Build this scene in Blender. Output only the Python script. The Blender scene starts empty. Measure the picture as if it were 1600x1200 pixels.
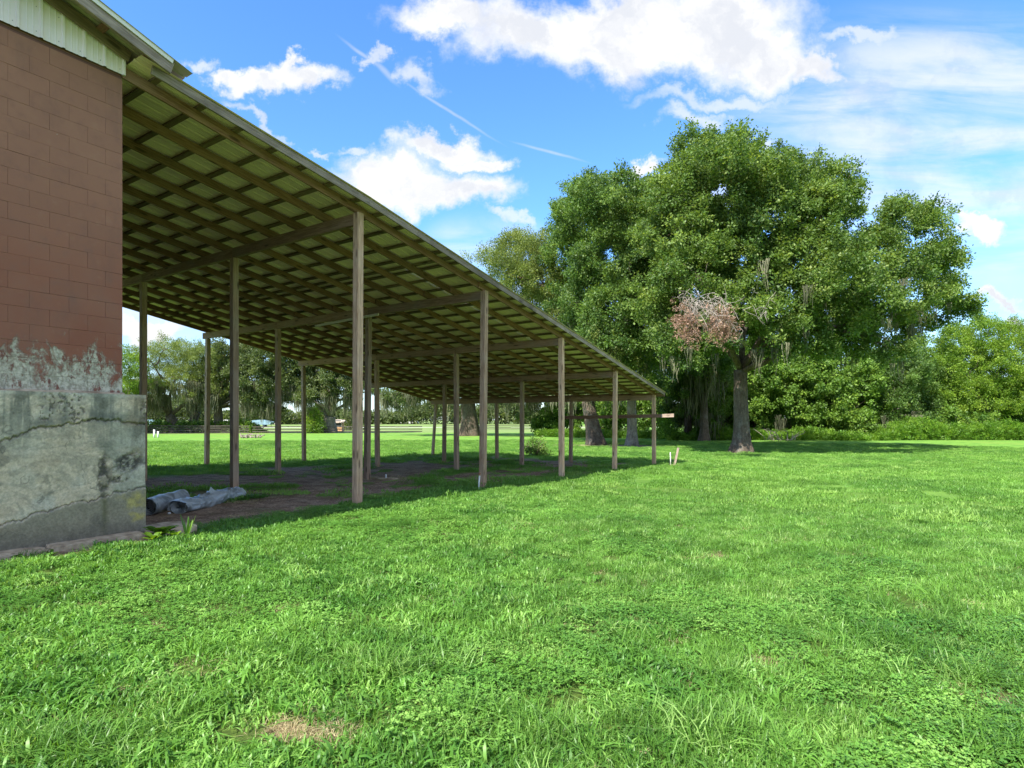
import bpy, math, random
import numpy as np
from mathutils import Vector, Matrix

SC = bpy.context.scene
COL = SC.collection
R = math.radians
random.seed(7)
RNG = np.random.default_rng(11)

# ------------------------------------------------------------------ camera, sky, sun, exposure
FPX, HOR, CAMZ = 907.7, 656.0, 1.657
cam_d = bpy.data.cameras.new('camera'); cam = bpy.data.objects.new('camera', cam_d); COL.objects.link(cam)
cam.location = (0, 0, CAMZ); cam.rotation_euler = (R(90), 0, 0)
cam_d.sensor_width = 36; cam_d.lens = FPX / 1600 * 36; cam_d.shift_y = (HOR - 600) / 1600
cam_d.clip_start = .05; cam_d.clip_end = 5000
SC.camera = cam

SUN_AZ, SUN_EL = 214.9, 46.0            # where the sun stands: degrees clockwise from +Y, and height
EXPOSURE = 1.6
SKY_STRENGTH = 0.15
SUN_STRENGTH = 3.9
sd = bpy.data.lights.new('sun', 'SUN'); sun = bpy.data.objects.new('sun', sd); COL.objects.link(sun)
sd.energy = SUN_STRENGTH; sd.angle = R(.5); sd.color = (1, .955, .88)
az, el = R(SUN_AZ), R(SUN_EL)
to_sun = Vector((math.sin(az) * math.cos(el), math.cos(az) * math.cos(el), math.sin(el)))
sun.rotation_euler = to_sun.to_track_quat('Z', 'Y').to_euler(); sun.location = to_sun * 60
vs = SC.view_settings
vs.view_transform = 'Standard'; vs.look = 'None'; vs.gamma = 1; vs.use_curve_mapping = False; vs.exposure = EXPOSURE
SC.cycles.max_bounces = 16; SC.cycles.diffuse_bounces = 10


class NT:
    """small node-tree helper"""
    def __init__(s, tree): s.t = tree
    def n(s, typ, **kw):
        nd = s.t.nodes.new(typ)
        ins = kw.pop('ins', {})
        for k, v in kw.items(): setattr(nd, k, v)
        for k, v in ins.items(): s.put(nd.inputs[k], v)
        return nd
    def put(s, sock, v):
        if isinstance(v, bpy.types.NodeSocket): s.t.links.new(v, sock)
        elif isinstance(v, bpy.types.Node): s.t.links.new(v.outputs[0], sock)
        else: sock.default_value = v
    def math(s, op, a, b=0.0, c=None, clamp=False):
        nd = s.n('ShaderNodeMath', operation=op, use_clamp=clamp); s.put(nd.inputs[0], a); s.put(nd.inputs[1], b)
        if c is not None: s.put(nd.inputs[2], c)
        return nd.outputs[0]
    def vm(s, op, a, b=(0, 0, 0)):
        nd = s.n('ShaderNodeVectorMath', operation=op); s.put(nd.inputs[0], a)
        if op == 'SCALE': s.put(nd.inputs['Scale'], b)
        else: s.put(nd.inputs[1], b)
        return nd.outputs['Value'] if op in ('LENGTH', 'DOT_PRODUCT', 'DISTANCE') else nd.outputs[0]
    def noise(s, vec, scale, detail=4, rough=.5, dist=0, col=False):
        nd = s.n('ShaderNodeTexNoise'); s.put(nd.inputs['Vector'], vec)
        nd.inputs['Scale'].default_value = scale; nd.inputs['Detail'].default_value = detail
        nd.inputs['Roughness'].default_value = rough; nd.inputs['Distortion'].default_value = dist
        return nd.outputs['Color' if col else 'Fac']
    def ramp(s, fac, a, b, lo=0.0, hi=1.0, smooth=True):
        nd = s.n('ShaderNodeMapRange', interpolation_type='SMOOTHSTEP' if smooth else 'LINEAR')
        s.put(nd.inputs[0], fac); s.put(nd.inputs[1], a); s.put(nd.inputs[2], b); s.put(nd.inputs[3], lo); s.put(nd.inputs[4], hi)
        return nd.outputs[0]
    def mix(s, fac, a, b, mode='MIX'):
        nd = s.n('ShaderNodeMix', data_type='RGBA', blend_type=mode)
        s.put(nd.inputs[0], fac); s.put(nd.inputs[6], col4(a)); s.put(nd.inputs[7], col4(b))
        return nd.outputs[2]
    def mapping(s, vec, loc=(0, 0, 0), rot=(0, 0, 0), scale=(1, 1, 1), typ='POINT'):
        nd = s.n('ShaderNodeMapping', vector_type=typ); s.put(nd.inputs[0], vec)
        nd.inputs[1].default_value = loc; nd.inputs[2].default_value = rot; nd.inputs[3].default_value = scale
        return nd.outputs[0]


def col4(c):
    if isinstance(c, (tuple, list)) and len(c) == 3: return (*c, 1.0)
    return c


def build_world():
    w = bpy.data.worlds.new('World'); SC.world = w; w.use_nodes = True
    w.node_tree.nodes.clear(); N = NT(w.node_tree)
    sky = N.n('ShaderNodeTexSky', sky_type='NISHITA'); sky.sun_disc = False
    sky.sun_elevation = R(SUN_EL); sky.sun_rotation = R(SUN_AZ); sky.air_density = 1.0; sky.dust_density = .35; sky.ozone_density = 2.2
    hs = N.n('ShaderNodeHueSaturation'); hs.inputs['Saturation'].default_value = 1.18; hs.inputs['Value'].default_value = 1.0
    N.put(hs.inputs['Color'], sky.outputs[0])
    tc = N.n('ShaderNodeTexCoord').outputs['Generated']
    sx = N.n('ShaderNodeSeparateXYZ'); N.put(sx.inputs[0], tc)
    X, Y, Z = sx.outputs
    yy = N.math('MAXIMUM', Y, .05)
    cb = N.n('ShaderNodeCombineXYZ'); N.put(cb.inputs[0], N.math('DIVIDE', X, yy)); N.put(cb.inputs[1], N.math('DIVIDE', Z, yy))
    P = cb.outputs[0]                                  # tangent coordinates of the northern half of the sky
    front = N.ramp(Y, .1, .25)
    warp = N.vm('SCALE', N.vm('SUBTRACT', N.noise(P, 6.5, 7, .62, col=True), (.5, .5, .5)), .20)
    warp2 = N.vm('SCALE', N.vm('SUBTRACT', N.noise(P, 26, 5, .6, col=True), (.5, .5, .5)), .04)
    PW = N.vm('ADD', P, N.vm('ADD', warp, warp2))
    def blob(px, py, rx, ry, rot=0.0, vec=None):
        m = N.mapping(vec or PW, ((px - 800) / FPX, (HOR - py) / FPX, 0), (0, 0, R(rot)), (rx / FPX, ry / FPX, 1), 'TEXTURE')
        return N.math('SUBTRACT', 1.0, N.vm('LENGTH', m))
    def union(bs):
        o = bs[0]
        for b in bs[1:]: o = N.math('SMOOTH_MAX', o, b, .25)
        return o
    big = union([blob(700, 22, 120, 38, -6), blob(820, 55, 130, 62), blob(940, 72, 130, 62, 4), blob(1060, 62, 140, 62), blob(1180, 78, 140, 62, -8),
                 blob(1275, 112, 75, 38, -20), blob(1130, 20, 180, 60), blob(960, 25, 150, 50),
                 blob(600, 262, 110, 46), blob(660, 290, 135, 42), blob(735, 300, 88, 38), blob(600, 300, 70, 28), blob(690, 218, 85, 26), blob(745, 240, 60, 22),
                 blob(400, 130, 74, 28, -6), blob(470, 122, 84, 28, 8), blob(455, 98, 24, 22), blob(355, 120, 50, 22),
                 blob(1535, 340, 62, 24), blob(1565, 470, 30, 18), blob(1590, 500, 30, 16), blob(235, 506, 75, 22), blob(1010, 243, 34, 17)])
    thick = big
    big = N.ramp(big, -.12, .60)
    wisp = union([blob(655, 104, 46, 24, -35), blob(583, 76, 24, 13), blob(798, 347, 52, 12), blob(1080, 180, 50, 20), blob(560, 215, 40, 13), blob(495, 212, 26, 9), blob(1185, 215, 30, 16), blob(1350, 55, 90, 22, 5),
                  blob(300, 95, 40, 16), blob(1130, 145, 150, 20), blob(400, 190, 80, 12, -35)])
    wisp = N.math('MULTIPLY', N.ramp(wisp, -.1, .8), .62)
    slow = N.vm('ADD', P, N.vm('SCALE', N.vm('SUBTRACT', N.noise(P, 9, 4, .5, col=True), (.5, .5, .5)), .012))
    trail = union([blob(572, 90, 66, 4.5, -37, slow), blob(700, 172, 120, 3.6, -33, slow), blob(860, 238, 78, 3.6, -14, slow), blob(600, 112, 40, 7, -45, slow)])
    trail = N.math('MULTIPLY', N.ramp(trail, 0, .9), .34)
    cir = N.noise(N.mapping(P, (0, 0, 0), (0, 0, R(-9)), (1.1, 5.5, 1)), 2.4, 6, .58, .6)
    zone = union([blob(1480, 180, 420, 200, 0, P), blob(1500, 330, 300, 150, 0, P), blob(1120, 300, 200, 60, 0, P), blob(760, 380, 120, 60, 0, P), blob(700, 480, 900, 90, 0, P)])
    cir = N.math('MULTIPLY', N.math('MULTIPLY', N.ramp(cir, .28, .70), N.ramp(zone, 0, .6)), .74)
    dens = N.math('MULTIPLY', N.math('MAXIMUM', N.math('MAXIMUM', big, wisp), N.math('MAXIMUM', trail, cir)), front)
    # unseen rest of the dome: cumulus, made cloudier to whiten the blue ambient light
    zz = N.math('ADD', N.math('MAXIMUM', Z, 0.0), .12)
    cb2 = N.n('ShaderNodeCombineXYZ'); N.put(cb2.inputs[0], N.math('DIVIDE', X, zz)); N.put(cb2.inputs[1], N.math('DIVIDE', Y, zz))
    other = N.ramp(N.noise(cb2.outputs[0], .9, 7, .55), .44, .60)
    other = N.math('MULTIPLY', N.math('MULTIPLY', other, N.math('SUBTRACT', 1.0, front)), N.ramp(Z, 0.0, .12))
    dens = N.math('MAXIMUM', dens, other)
    shade = N.noise(N.vm('ADD', PW, (0.0, .02, 0)), 8, 5, .55)
    ccol = N.mix(N.ramp(N.math('ADD', shade, N.math('MULTIPLY', N.ramp(thick, .2, .8), -.10)), .28, .56), (1.85, 1.92, 2.08), (2.42, 2.42, 2.42))
    skyc = N.mix(1.0, hs.outputs[0], (.58, .69, .82), 'MULTIPLY')
    # pale band of far air above the horizon
    skyc = N.mix(N.ramp(Z, .0, .30, .55, 0.0), skyc, (1.35, 1.62, 1.98))
    out = N.mix(dens, skyc, ccol)
    bg = N.n('ShaderNodeBackground'); N.put(bg.inputs[0], out); bg.inputs[1].default_value = SKY_STRENGTH
    wo = N.n('ShaderNodeOutputWorld'); N.put(wo.inputs[0], bg.outputs[0])
build_world()

# ------------------------------------------------------------------ frame of reference
ANG = .582
UU = np.array([math.sin(ANG), math.cos(ANG)]); VV = np.array([-math.cos(ANG), math.sin(ANG)])   # along the shed's slope / along its rows
O2 = np.array([-3.017, 11.318])
def W(u, v, z=0.0):
    q = O2 + UU * u + VV * v
    return Vector((q[0], q[1], z))
M_SHED = Matrix(((UU[0], VV[0], 0, O2[0]), (UU[1], VV[1], 0, O2[1]), (0, 0, 1, 0), (0, 0, 0, 1)))
def at(px, py, Y): return np.array([(px - 800) / FPX * Y, Y, CAMZ + (HOR - py) / FPX * Y])

def hash2(ix, iy, seed):
    h = (ix.astype(np.int64) * 374761393 + iy.astype(np.int64) * 668265263 + seed * 1442695041) & 0x7fffffff
    h = ((h ^ (h >> 13)) * 1274126177) & 0x7fffffff
    return ((h ^ (h >> 16)) & 0xffff) / 65535.0
def vnoise(x, y, seed=0):
    x = np.asarray(x, float); y = np.asarray(y, float)
    ix = np.floor(x); iy = np.floor(y); fx = x - ix; fy = y - iy
    fx = fx * fx * (3 - 2 * fx); fy = fy * fy * (3 - 2 * fy)
    a = hash2(ix, iy, seed); b = hash2(ix + 1, iy, seed); c = hash2(ix, iy + 1, seed); d = hash2(ix + 1, iy + 1, seed)
    return (a * (1 - fx) + b * fx) * (1 - fy) + (c * (1 - fx) + d * fx) * fy
def fbm(x, y, seed=0, oct=5, gain=.5):
    s = 0; a = 1; t = 0
    for k in range(oct):
        s = s + a * vnoise(np.asarray(x) * 2 ** k + 17.3 * k, np.asarray(y) * 2 ** k - 9.1 * k, seed + k); t += a; a *= gain
    return s / t
def sstep(a, b, x):
    t = np.clip((np.asarray(x, float) - a) / (b - a), 0, 1); return t * t * (3 - 2 * t)

def uv_of(x, y):
    dx = np.asarray(x) - O2[0]; dy = np.asarray(y) - O2[1]
    return dx * UU[0] + dy * UU[1], dx * VV[0] + dy * VV[1]
def ground(x, y):
    u, v = uv_of(x, y)
    d = np.where(u > 0, .0187 * u, 0); d = .6 * (1 - np.exp(-d * (1.05 + d * 1.2) / .6))
    g = -d
    g = g + .13 * sstep(-3.0, -4.2, u) * sstep(-2.2, -.3, v) * sstep(2.5, .8, v)
    r = np.hypot(np.asarray(x), np.asarray(y))
    g = g + .05 * (fbm(np.asarray(x) * .35, np.asarray(y) * .35, 3, 3) - .5) * sstep(70, 30, r) * sstep(0, 3, r)
    return g
def gz(x, y): return float(ground(np.array([x]), np.array([y]))[0])
def on_ground(px, py):
    d = np.array([(px - 800) / FPX, 1, -(py - HOR) / FPX])
    t = np.arange(1.5, 400, .02); p = d[None] * t[:, None]; z = p[:, 2] + CAMZ
    k = np.argmax(z < ground(p[:, 0], p[:, 1])); return float(p[k, 0]), float(p[k, 1]), float(gz(p[k, 0], p[k, 1]))

def dirt_mask(x, y):
    """bare soil: 1 where no grass grows"""
    u, v = uv_of(x, y)
    n = fbm(u * .55 + 3, v * .9, 21, 5, .55)
    edge = sstep(.15, 1.5, v + (n - .5) * 1.6) * sstep(12.6, 9.6, v + (n - .5) * 3.0 + np.where(u < 4, 1.6, 0)) * sstep(-6, -4.5, u) * sstep(18.6, 16.6, u + (n - .5) * 2)
    m = edge * sstep(.64, .52, fbm(u * .42 + 9, v * 1.25 + 4, 33, 5, .6) + .06 * sstep(6, 10, v))
    m = np.maximum(m, sstep(.12, .34, v) * sstep(3.1, 2.3, v) * sstep(1.3, .2, u) * sstep(-5.2, -4.8, u) * sstep(.25, .5, n + .12))
    # worn spots in the lawn and under the trees
    for (cx, cy, rx, ry, k) in SPOTS:
        d = np.hypot((np.asarray(x) - cx) / rx, (np.asarray(y) - cy) / ry) + (fbm(np.asarray(x) * 5 / (rx + .4), np.asarray(y) * 5 / (rx + .4), 8, 4) - .5) * 1.1
        m = np.maximum(m, k * sstep(1.15, .75, d))
    # strip along the foot of the concrete
    m = np.maximum(m, sstep(-.80, -.60, v + (n - .5) * .3) * sstep(.5, .2, v) * sstep(-3.2, -3.5, u))
    return m
SPOTS = [(-1.19, 3.15, .15, .085, 1), (-.98, 3.05, .13, .06, .85), (14.9, 37.6, 1.9, 1.0, 1), (10.0, 48.5, 3.6, 2.2, 1), (7.3, 49.5, 4, 2.0, .9), (1.75, 4.05, .16, .09, .6), (2.8, 3.45, .2, .08, .5), (-3.73, 17.2, .9, .5, 1), (2.4, 7.0, .3, .12, .5),
         (-.3, 4.1, .12, .08, .5), (7.1, 25.2, .4, .25, 1)]

# ------------------------------------------------------------------ object helpers
def tag(o, label=None, cat=None, group=None, kind=None):
    if label: o['label'] = label
    if cat: o['category'] = cat
    if group: o['group'] = group
    if kind: o['kind'] = kind
    return o
def empty(name, loc=(0, 0, 0), rz=0.0):
    o = bpy.data.objects.new(name, None); COL.objects.link(o); o.location = loc; o.rotation_euler = (0, 0, rz); o.empty_display_size = .2
    return o
def parent_to(o, p, local=False):
    o.parent = p
    if p is not None and not local:
        m = Matrix.Identity(4); q = p; ms = []
        while q: ms.append(q); q = q.parent
        for q in reversed(ms): m = m @ q.matrix_parent_inverse @ (Matrix.LocRotScale(q.location, q.rotation_euler, q.scale))
        o.matrix_parent_inverse = m.inverted()
    return o
def mesh(name, V, F, mat=None, smooth=False):
    m = bpy.data.meshes.new(name); V = np.asarray(V, np.float32)
    if isinstance(F, np.ndarray):
        n, k = F.shape
        m.vertices.add(len(V)); m.vertices.foreach_set('co', V.ravel())
        m.loops.add(n * k); m.loops.foreach_set('vertex_index', F.astype(np.int32).ravel())
        m.polygons.add(n); m.polygons.foreach_set('loop_start', np.arange(0, n * k, k, dtype=np.int32))
        m.update(calc_edges=True); m.validate()
    else:
        m.from_pydata([tuple(map(float, v)) for v in V], [], [tuple(f) for f in F]); m.update()
    if mat: m.materials.append(mat)
    if smooth: m.polygons.foreach_set('use_smooth', [True] * len(m.polygons))
    return m
def obj(name, me, parent=None, M=None, local=False):
    o = bpy.data.objects.new(name, me); COL.objects.link(o)
    if M is not None: o.matrix_world = M
    if parent: parent_to(o, parent, local)
    return o

class MB:
    def __init__(s): s.v = []; s.f = []
    def box(s, x0, x1, y0, y1, z0, z1):
        b = len(s.v)
        s.v += [(x, y, z) for z in (z0, z1) for y in (y0, y1) for x in (x0, x1)]
        s.f += [tuple(b + i for i in q) for q in ((0, 2, 3, 1), (4, 5, 7, 6), (0, 1, 5, 4), (2, 6, 7, 3), (0, 4, 6, 2), (1, 3, 7, 5))]
        return s
    def prism(s, pts, z0, z1, axis=2):
        """pts: 2-D outline, extruded along an axis"""
        b = len(s.v); n = len(pts)
        for z in (z0, z1):
            for p in pts:
                s.v.append((p[0], p[1], z) if axis == 2 else (z, p[0], p[1]) if axis == 0 else (p[0], z, p[1]))
        s.f += [tuple(b + i for i in range(n))[::-1], tuple(b + n + i for i in range(n))]
        s.f += [(b + i, b + (i + 1) % n, b + n + (i + 1) % n, b + n + i) for i in range(n)]
        return s
    def tube(s, pts, rad, sides=8, cap=True, lobes=None):
        pts = [Vector(p) for p in pts]; n = len(pts); b = len(s.v); prev = None
        for i, p in enumerate(pts):
            d = (pts[min(i + 1, n - 1)] - pts[max(i - 1, 0)]).normalized()
            if prev is None:
                a = d.cross(Vector((0, 0, 1)) if abs(d.z) < .9 else Vector((1, 0, 0))).normalized()
            else:
                a = (prev - d * prev.dot(d)).normalized()
            prev = a; c = d.cross(a)
            for k in range(sides):
                t = 2 * math.pi * k / sides; r = rad[i]
                if lobes: r *= 1 + lobes[i] * (math.sin(t * 5 + 1) * .6 + math.sin(t * 3) * .5)
                s.v.append(tuple(p + a * (math.cos(t) * r) + c * (math.sin(t) * r)))
        for i in range(n - 1):
            for k in range(sides):
                s.f.append((b + i * sides + k, b + i * sides + (k + 1) % sides, b + (i + 1) * sides + (k + 1) % sides, b + (i + 1) * sides + k))
        if cap:
            s.f.append(tuple(b + k for k in range(sides))[::-1]); s.f.append(tuple(b + (n - 1) * sides + k for k in range(sides)))
        return s
    def mesh(s, name, mat, smooth=False): return mesh(name, s.v, s.f, mat, smooth)
    def build(s, name, mat, parent=None, M=None, smooth=False, local=False): return obj(name, s.mesh(name, mat, smooth), parent, M, local)

CACHE = {}
def bar(name, p0, p1, w, h, mat, parent, up=(0, 0, 1), ch=.004):
    """a piece of sawn timber from p0 to p1 (centre line), w wide and h deep, edges eased"""
    p0 = Vector(p0); p1 = Vector(p1); d = p1 - p0; L = round(d.length, 3); X = d.normalized()
    up = Vector(up); Yv = up.cross(X).normalized(); Zv = X.cross(Yv)
    key = (L, w, h, mat.name, ch)
    if key not in CACHE:
        a, b = w / 2, h / 2
        CACHE[key] = MB().prism([(-a + ch, -b), (a - ch, -b), (a, -b + ch), (a, b - ch), (a - ch, b), (-a + ch, b), (-a, b - ch), (-a, -b + ch)], 0, L, 0).mesh(name, mat)
    M = Matrix.Translation(p0) @ Matrix((X, Yv, Zv)).transposed().to_4x4()
    return obj(name, CACHE[key], parent, M)

# ------------------------------------------------------------------ materials
def mat(name):
    m = bpy.data.materials.new(name); m.use_nodes = True; m.node_tree.nodes.clear()
    N = NT(m.node_tree); bs = N.n('ShaderNodeBsdfPrincipled'); ou = N.n('ShaderNodeOutputMaterial'); N.put(ou.inputs[0], bs.outputs[0])
    bs.inputs['Specular IOR Level'].default_value = .3
    return m, N, bs, ou
def bump(N, bs, h, strength=.4, dist=.01):
    b = N.n('ShaderNodeBump'); b.inputs['Strength'].default_value = strength; b.inputs['Distance'].default_value = dist
    N.put(b.inputs['Height'], h); N.put(bs.inputs['Normal'], b.outputs[0])

def wood(name, c0, c1, c2, grey=(.3, .28, .25), greyamt=.3, rough=.85, gsc=1.0):
    m, N, bs, _ = mat(name)
    tc = N.n('ShaderNodeTexCoord').outputs['Object']; rnd = N.n('ShaderNodeObjectInfo').outputs['Random']
    off = N.n('ShaderNodeCombineXYZ'); N.put(off.inputs[0], N.math('MULTIPLY', rnd, 37.0)); N.put(off.inputs[1], N.math('MULTIPLY', rnd, 11.0))
    P = N.vm('ADD', tc, off.outputs[0])
    Q = N.mapping(P, scale=(1.2, 22, 22))
    grain = N.noise(Q, 1.6 * gsc, 7, .62, 1.2)
    fine = N.noise(N.mapping(P, scale=(3, 140, 140)), 1.5, 4, .6)
    blot = N.noise(P, 1.7, 5, .6)
    knots = N.n('ShaderNodeTexVoronoi', feature='F1'); N.put(knots.inputs['Vector'], N.mapping(P, scale=(1.7, 6.5, 6.5))); knots.inputs['Scale'].default_value = 1
    kn = N.ramp(knots.outputs['Distance'], .10, .22, 1.0, 0.0)
    c = N.mix(N.ramp(grain, .36, .64), c0, c1)
    c = N.mix(N.ramp(fine, .45, .75), c, c2)
    c = N.mix(N.math('MULTIPLY', N.ramp(blot, .42, .72), greyamt), c, grey)
    c = N.mix(N.math('MULTIPLY', kn, .75), c, tuple(x * .35 for x in c0))
    v = N.ramp(rnd, 0, 1, .72, 1.22, False)
    hv = N.n('ShaderNodeHueSaturation'); N.put(hv.inputs['Value'], v); N.put(hv.inputs['Color'], c)
    N.put(bs.inputs['Base Color'], hv.outputs[0]); bs.inputs['Roughness'].default_value = rough
    bump(N, bs, N.math('ADD', grain, N.math('MULTIPLY', fine, .5)), .55, .006)
    return m
M_POST = wood('weathered_post_timber', (.32, .175, .10), (.70, .44, .28), (.48, .30, .185), (.58, .43, .31), .4)
M_RAFT = wood('rafter_timber', (.16, .075, .045), (.32, .17, .11), (.23, .125, .08), (.26, .17, .125), .4)
M_BEAM = wood('beam_timber', (.21, .115, .07), (.39, .24, .155), (.29, .175, .115), (.3, .24, .19), .4)
M_PURL = wood('purlin_timber', (.13, .085, .052), (.24, .165, .105), (.18, .12, .08), (.19, .15, .11), .4)
M_GREY = wood('grey_weathered_board', (.20, .145, .11), (.42, .32, .255), (.30, .23, .18), (.15, .11, .085), .7)
M_RUSTBOARD = wood('red_brown_block_timber', (.15, .06, .03), (.25, .11, .06), (.2, .09, .05), (.2, .15, .1), .3)
M_PALEWOOD = wood('pale_new_timber', (.4, .33, .24), (.55, .48, .36), (.5, .43, .33), (.5, .48, .42), .3)
M_DARKFENCE = wood('dark_fence_board', (.05, .042, .034), (.09, .075, .06), (.07, .06, .05), (.12, .11, .1), .3)

def metal_sheet(name, base, dirt, amt):
    m, N, bs, _ = mat(name)
    tc = N.n('ShaderNodeTexCoord').outputs['Object']; rnd = N.n('ShaderNodeObjectInfo').outputs['Random']
    geo = N.n('ShaderNodeNewGeometry').outputs['Position']
    st = N.noise(N.mapping(geo, scale=(1, 1, 3.0)), .9, 6, .6)
    sp = N.noise(geo, 9, 5, .7)
    c = N.mix(N.math('MULTIPLY', N.ramp(st, .35, .7), amt), base, dirt)
    c = N.mix(N.math('MULTIPLY', N.ramp(sp, .6, .78), .35 * amt), c, tuple(x * .4 for x in dirt))
    hv = N.n('ShaderNodeHueSaturation'); N.put(hv.inputs['Value'], N.ramp(rnd, 0, 1, .9, 1.08, False)); N.put(hv.inputs['Color'], c)
    N.put(bs.inputs['Base Color'], hv.outputs[0]); bs.inputs['Roughness'].default_value = .5
    bump(N, bs, N.noise(geo, 3.0, 3, .5), .15, .01)
    return m
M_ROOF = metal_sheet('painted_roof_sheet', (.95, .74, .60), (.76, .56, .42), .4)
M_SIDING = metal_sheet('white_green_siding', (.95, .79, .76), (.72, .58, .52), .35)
M_FLASH = metal_sheet('white_flashing', (.80, .72, .66), (.55, .47, .4), .3)
M_GALV = metal_sheet('galvanised_roof_edge', (.42, .46, .42), (.22, .23, .18), .7)

def m_block():
    m, N, bs, _ = mat('painted_concrete_block')
    P = N.n('ShaderNodeNewGeometry').outputs['Position']; rnd = N.n('ShaderNodeObjectInfo').outputs['Random']
    s = N.n('ShaderNodeSeparateXYZ'); N.put(s.inputs[0], P); z = s.outputs[2]
    big = N.noise(P, 1.5, 5, .6); mid = N.noise(P, 6, 5, .62); fin = N.noise(P, 55, 4, .65)
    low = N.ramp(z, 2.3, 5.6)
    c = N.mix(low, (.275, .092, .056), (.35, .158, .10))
    c = N.mix(N.ramp(big, .38, .66, 0, .55), c, (.31, .135, .088))
    c = N.mix(N.ramp(mid, .5, .74, 0, .5), c, (.25, .115, .082))
    c = N.mix(N.ramp(mid, .42, .24, 0, .4), c, (.36, .18, .115))
    hv = N.n('ShaderNodeHueSaturation'); N.put(hv.inputs['Value'], N.ramp(rnd, 0, 1, .97, 1.03, False)); N.put(hv.inputs['Color'], c); c = hv.outputs[0]
    # peeled patches above the ledge
    pn = N.noise(N.mapping(P, scale=(1.2, 1.2, .8)), 4.2, 8, .68, .5)
    th = N.math('ADD', N.math('MULTIPLY', pn, 1.25), N.ramp(z, 2.0, 2.75, .15, -.27, False))
    th = N.math('SUBTRACT', th, N.ramp(z, 2.65, 3.0, 0, .5))
    th = N.math('ADD', th, N.math('MULTIPLY', N.math('SUBTRACT', N.noise(P, 34, 6, .75), .5), .22))
    peel = N.ramp(th, .45, .63)
    peel = N.math('MULTIPLY', peel, N.ramp(N.noise(N.mapping(P, scale=(1, 1, .5)), 11, 7, .75), .40, .47))
    ring = N.math('MULTIPLY', N.math('SUBTRACT', N.ramp(th, .47, .53), peel), .5)
    pc = N.mix(N.ramp(N.noise(P, 22, 6, .7), .38, .62), (.33, .28, .20), (.62, .54, .41))
    pc = N.mix(N.ramp(N.noise(N.mapping(P, scale=(1, 1, .25)), 38, 4, .7), .55, .7, 0, .6), pc, (.12, .12, .11))
    c = N.mix(peel, c, pc); c = N.mix(N.math('MULTIPLY', ring, .6), c, (.1, .05, .045))
    fl = N.ramp(N.noise(P, 33, 2, .5), .80, .81)
    c = N.mix(N.ramp(N.noise(N.mapping(P, scale=(1, 1, .35)), 2.6, 6, .65), .50, .72, 0, .45), c, (.20, .10, .075))
    c = N.mix(N.math('MULTIPLY', fl, .5), c, (.5, .46, .4))
    N.put(bs.inputs['Base Color'], c); bs.inputs['Roughness'].default_value = .78; bs.inputs['Specular IOR Level'].default_value = .25
    h = N.math('ADD', N.math('MULTIPLY', fin, .35), N.math('ADD', N.math('MULTIPLY', mid, .5), N.math('MULTIPLY', peel, -2.2)))
    bump(N, bs, h, .45, .008)
    return m
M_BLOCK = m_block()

def attr_mat(name, rough=.9, detail=40, strength=.5, sheet=False):
    """colour from a painted-wear attribute on the mesh, with fine grain added"""
    m, N, bs, _ = mat(name)
    a = N.n('ShaderNodeAttribute', attribute_name='tone'); P = N.n('ShaderNodeNewGeometry').outputs['Position']
    n = N.noise(P, detail, 6, .65)
    hv = N.n('ShaderNodeHueSaturation'); N.put(hv.inputs['Value'], N.ramp(n, .25, .75, .72, 1.28, False)); N.put(hv.inputs['Color'], a.outputs['Color'])
    N.put(bs.inputs['Base Color'], hv.outputs[0]); bs.inputs['Roughness'].default_value = rough; bs.inputs['Specular IOR Level'].default_value = .2
    bump(N, bs, n, strength, .006)
    return m
M_CONC = attr_mat('stained_concrete')
M_BARK = None
def m_simple(name, c0, c1, scale=6, rough=.8, bumps=.3, metallic=0.0, dist=.01):
    m, N, bs, _ = mat(name); P = N.n('ShaderNodeTexCoord').outputs['Object']
    n = N.noise(P, scale, 6, .6)
    N.put(bs.inputs['Base Color'], N.mix(N.ramp(n, .3, .7), c0, c1)); bs.inputs['Roughness'].default_value = rough; bs.inputs['Metallic'].default_value = metallic
    bump(N, bs, n, bumps, dist); return m
M_SLAB = m_simple('old_concrete_slab', (.27, .19, .12), (.58, .45, .30), 7, .9, .8)
M_SCREW = m_simple('dark_screw_heads', (.12, .1, .09), (.2, .18, .16), 5, .6, .1)
M_PVC = m_simple('white_plastic_pipe', (.6, .6, .56), (.72, .72, .68), 8, .5, .1)
M_RUST = m_simple('rusty_cap', (.2, .08, .04), (.35, .2, .12), 20, .8, .3)
M_STONE = m_simple('pale_stone', (.4, .38, .34), (.55, .53, .48), 20, .9, .5)
M_WALLW = m_simple('pale_house_wall', (.55, .54, .50), (.66, .65, .61), 1, .8, .1)
M_ROOFT = m_simple('tan_house_roof', (.34, .28, .22), (.42, .36, .29), 2, .8, .2)
M_ROOFG = m_simple('light_metal_roof', (.62, .64, .66), (.72, .74, .76), 1, .5, .1)
M_BLUE = m_simple('blue_cover', (.14, .24, .30), (.22, .33, .38), 2, .7, .2)
M_WIN = m_simple('dark_window_glass', (.03, .04, .05), (.06, .07, .08), 2, .2, .05)
M_ORANGE = m_simple('orange_brown_boards', (.35, .2, .1), (.45, .28, .15), 2, .8, .2)
M_ASPH = m_simple('pale_gravel_road', (.5, .47, .42), (.6, .57, .5), 3, .9, .2)

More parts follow.
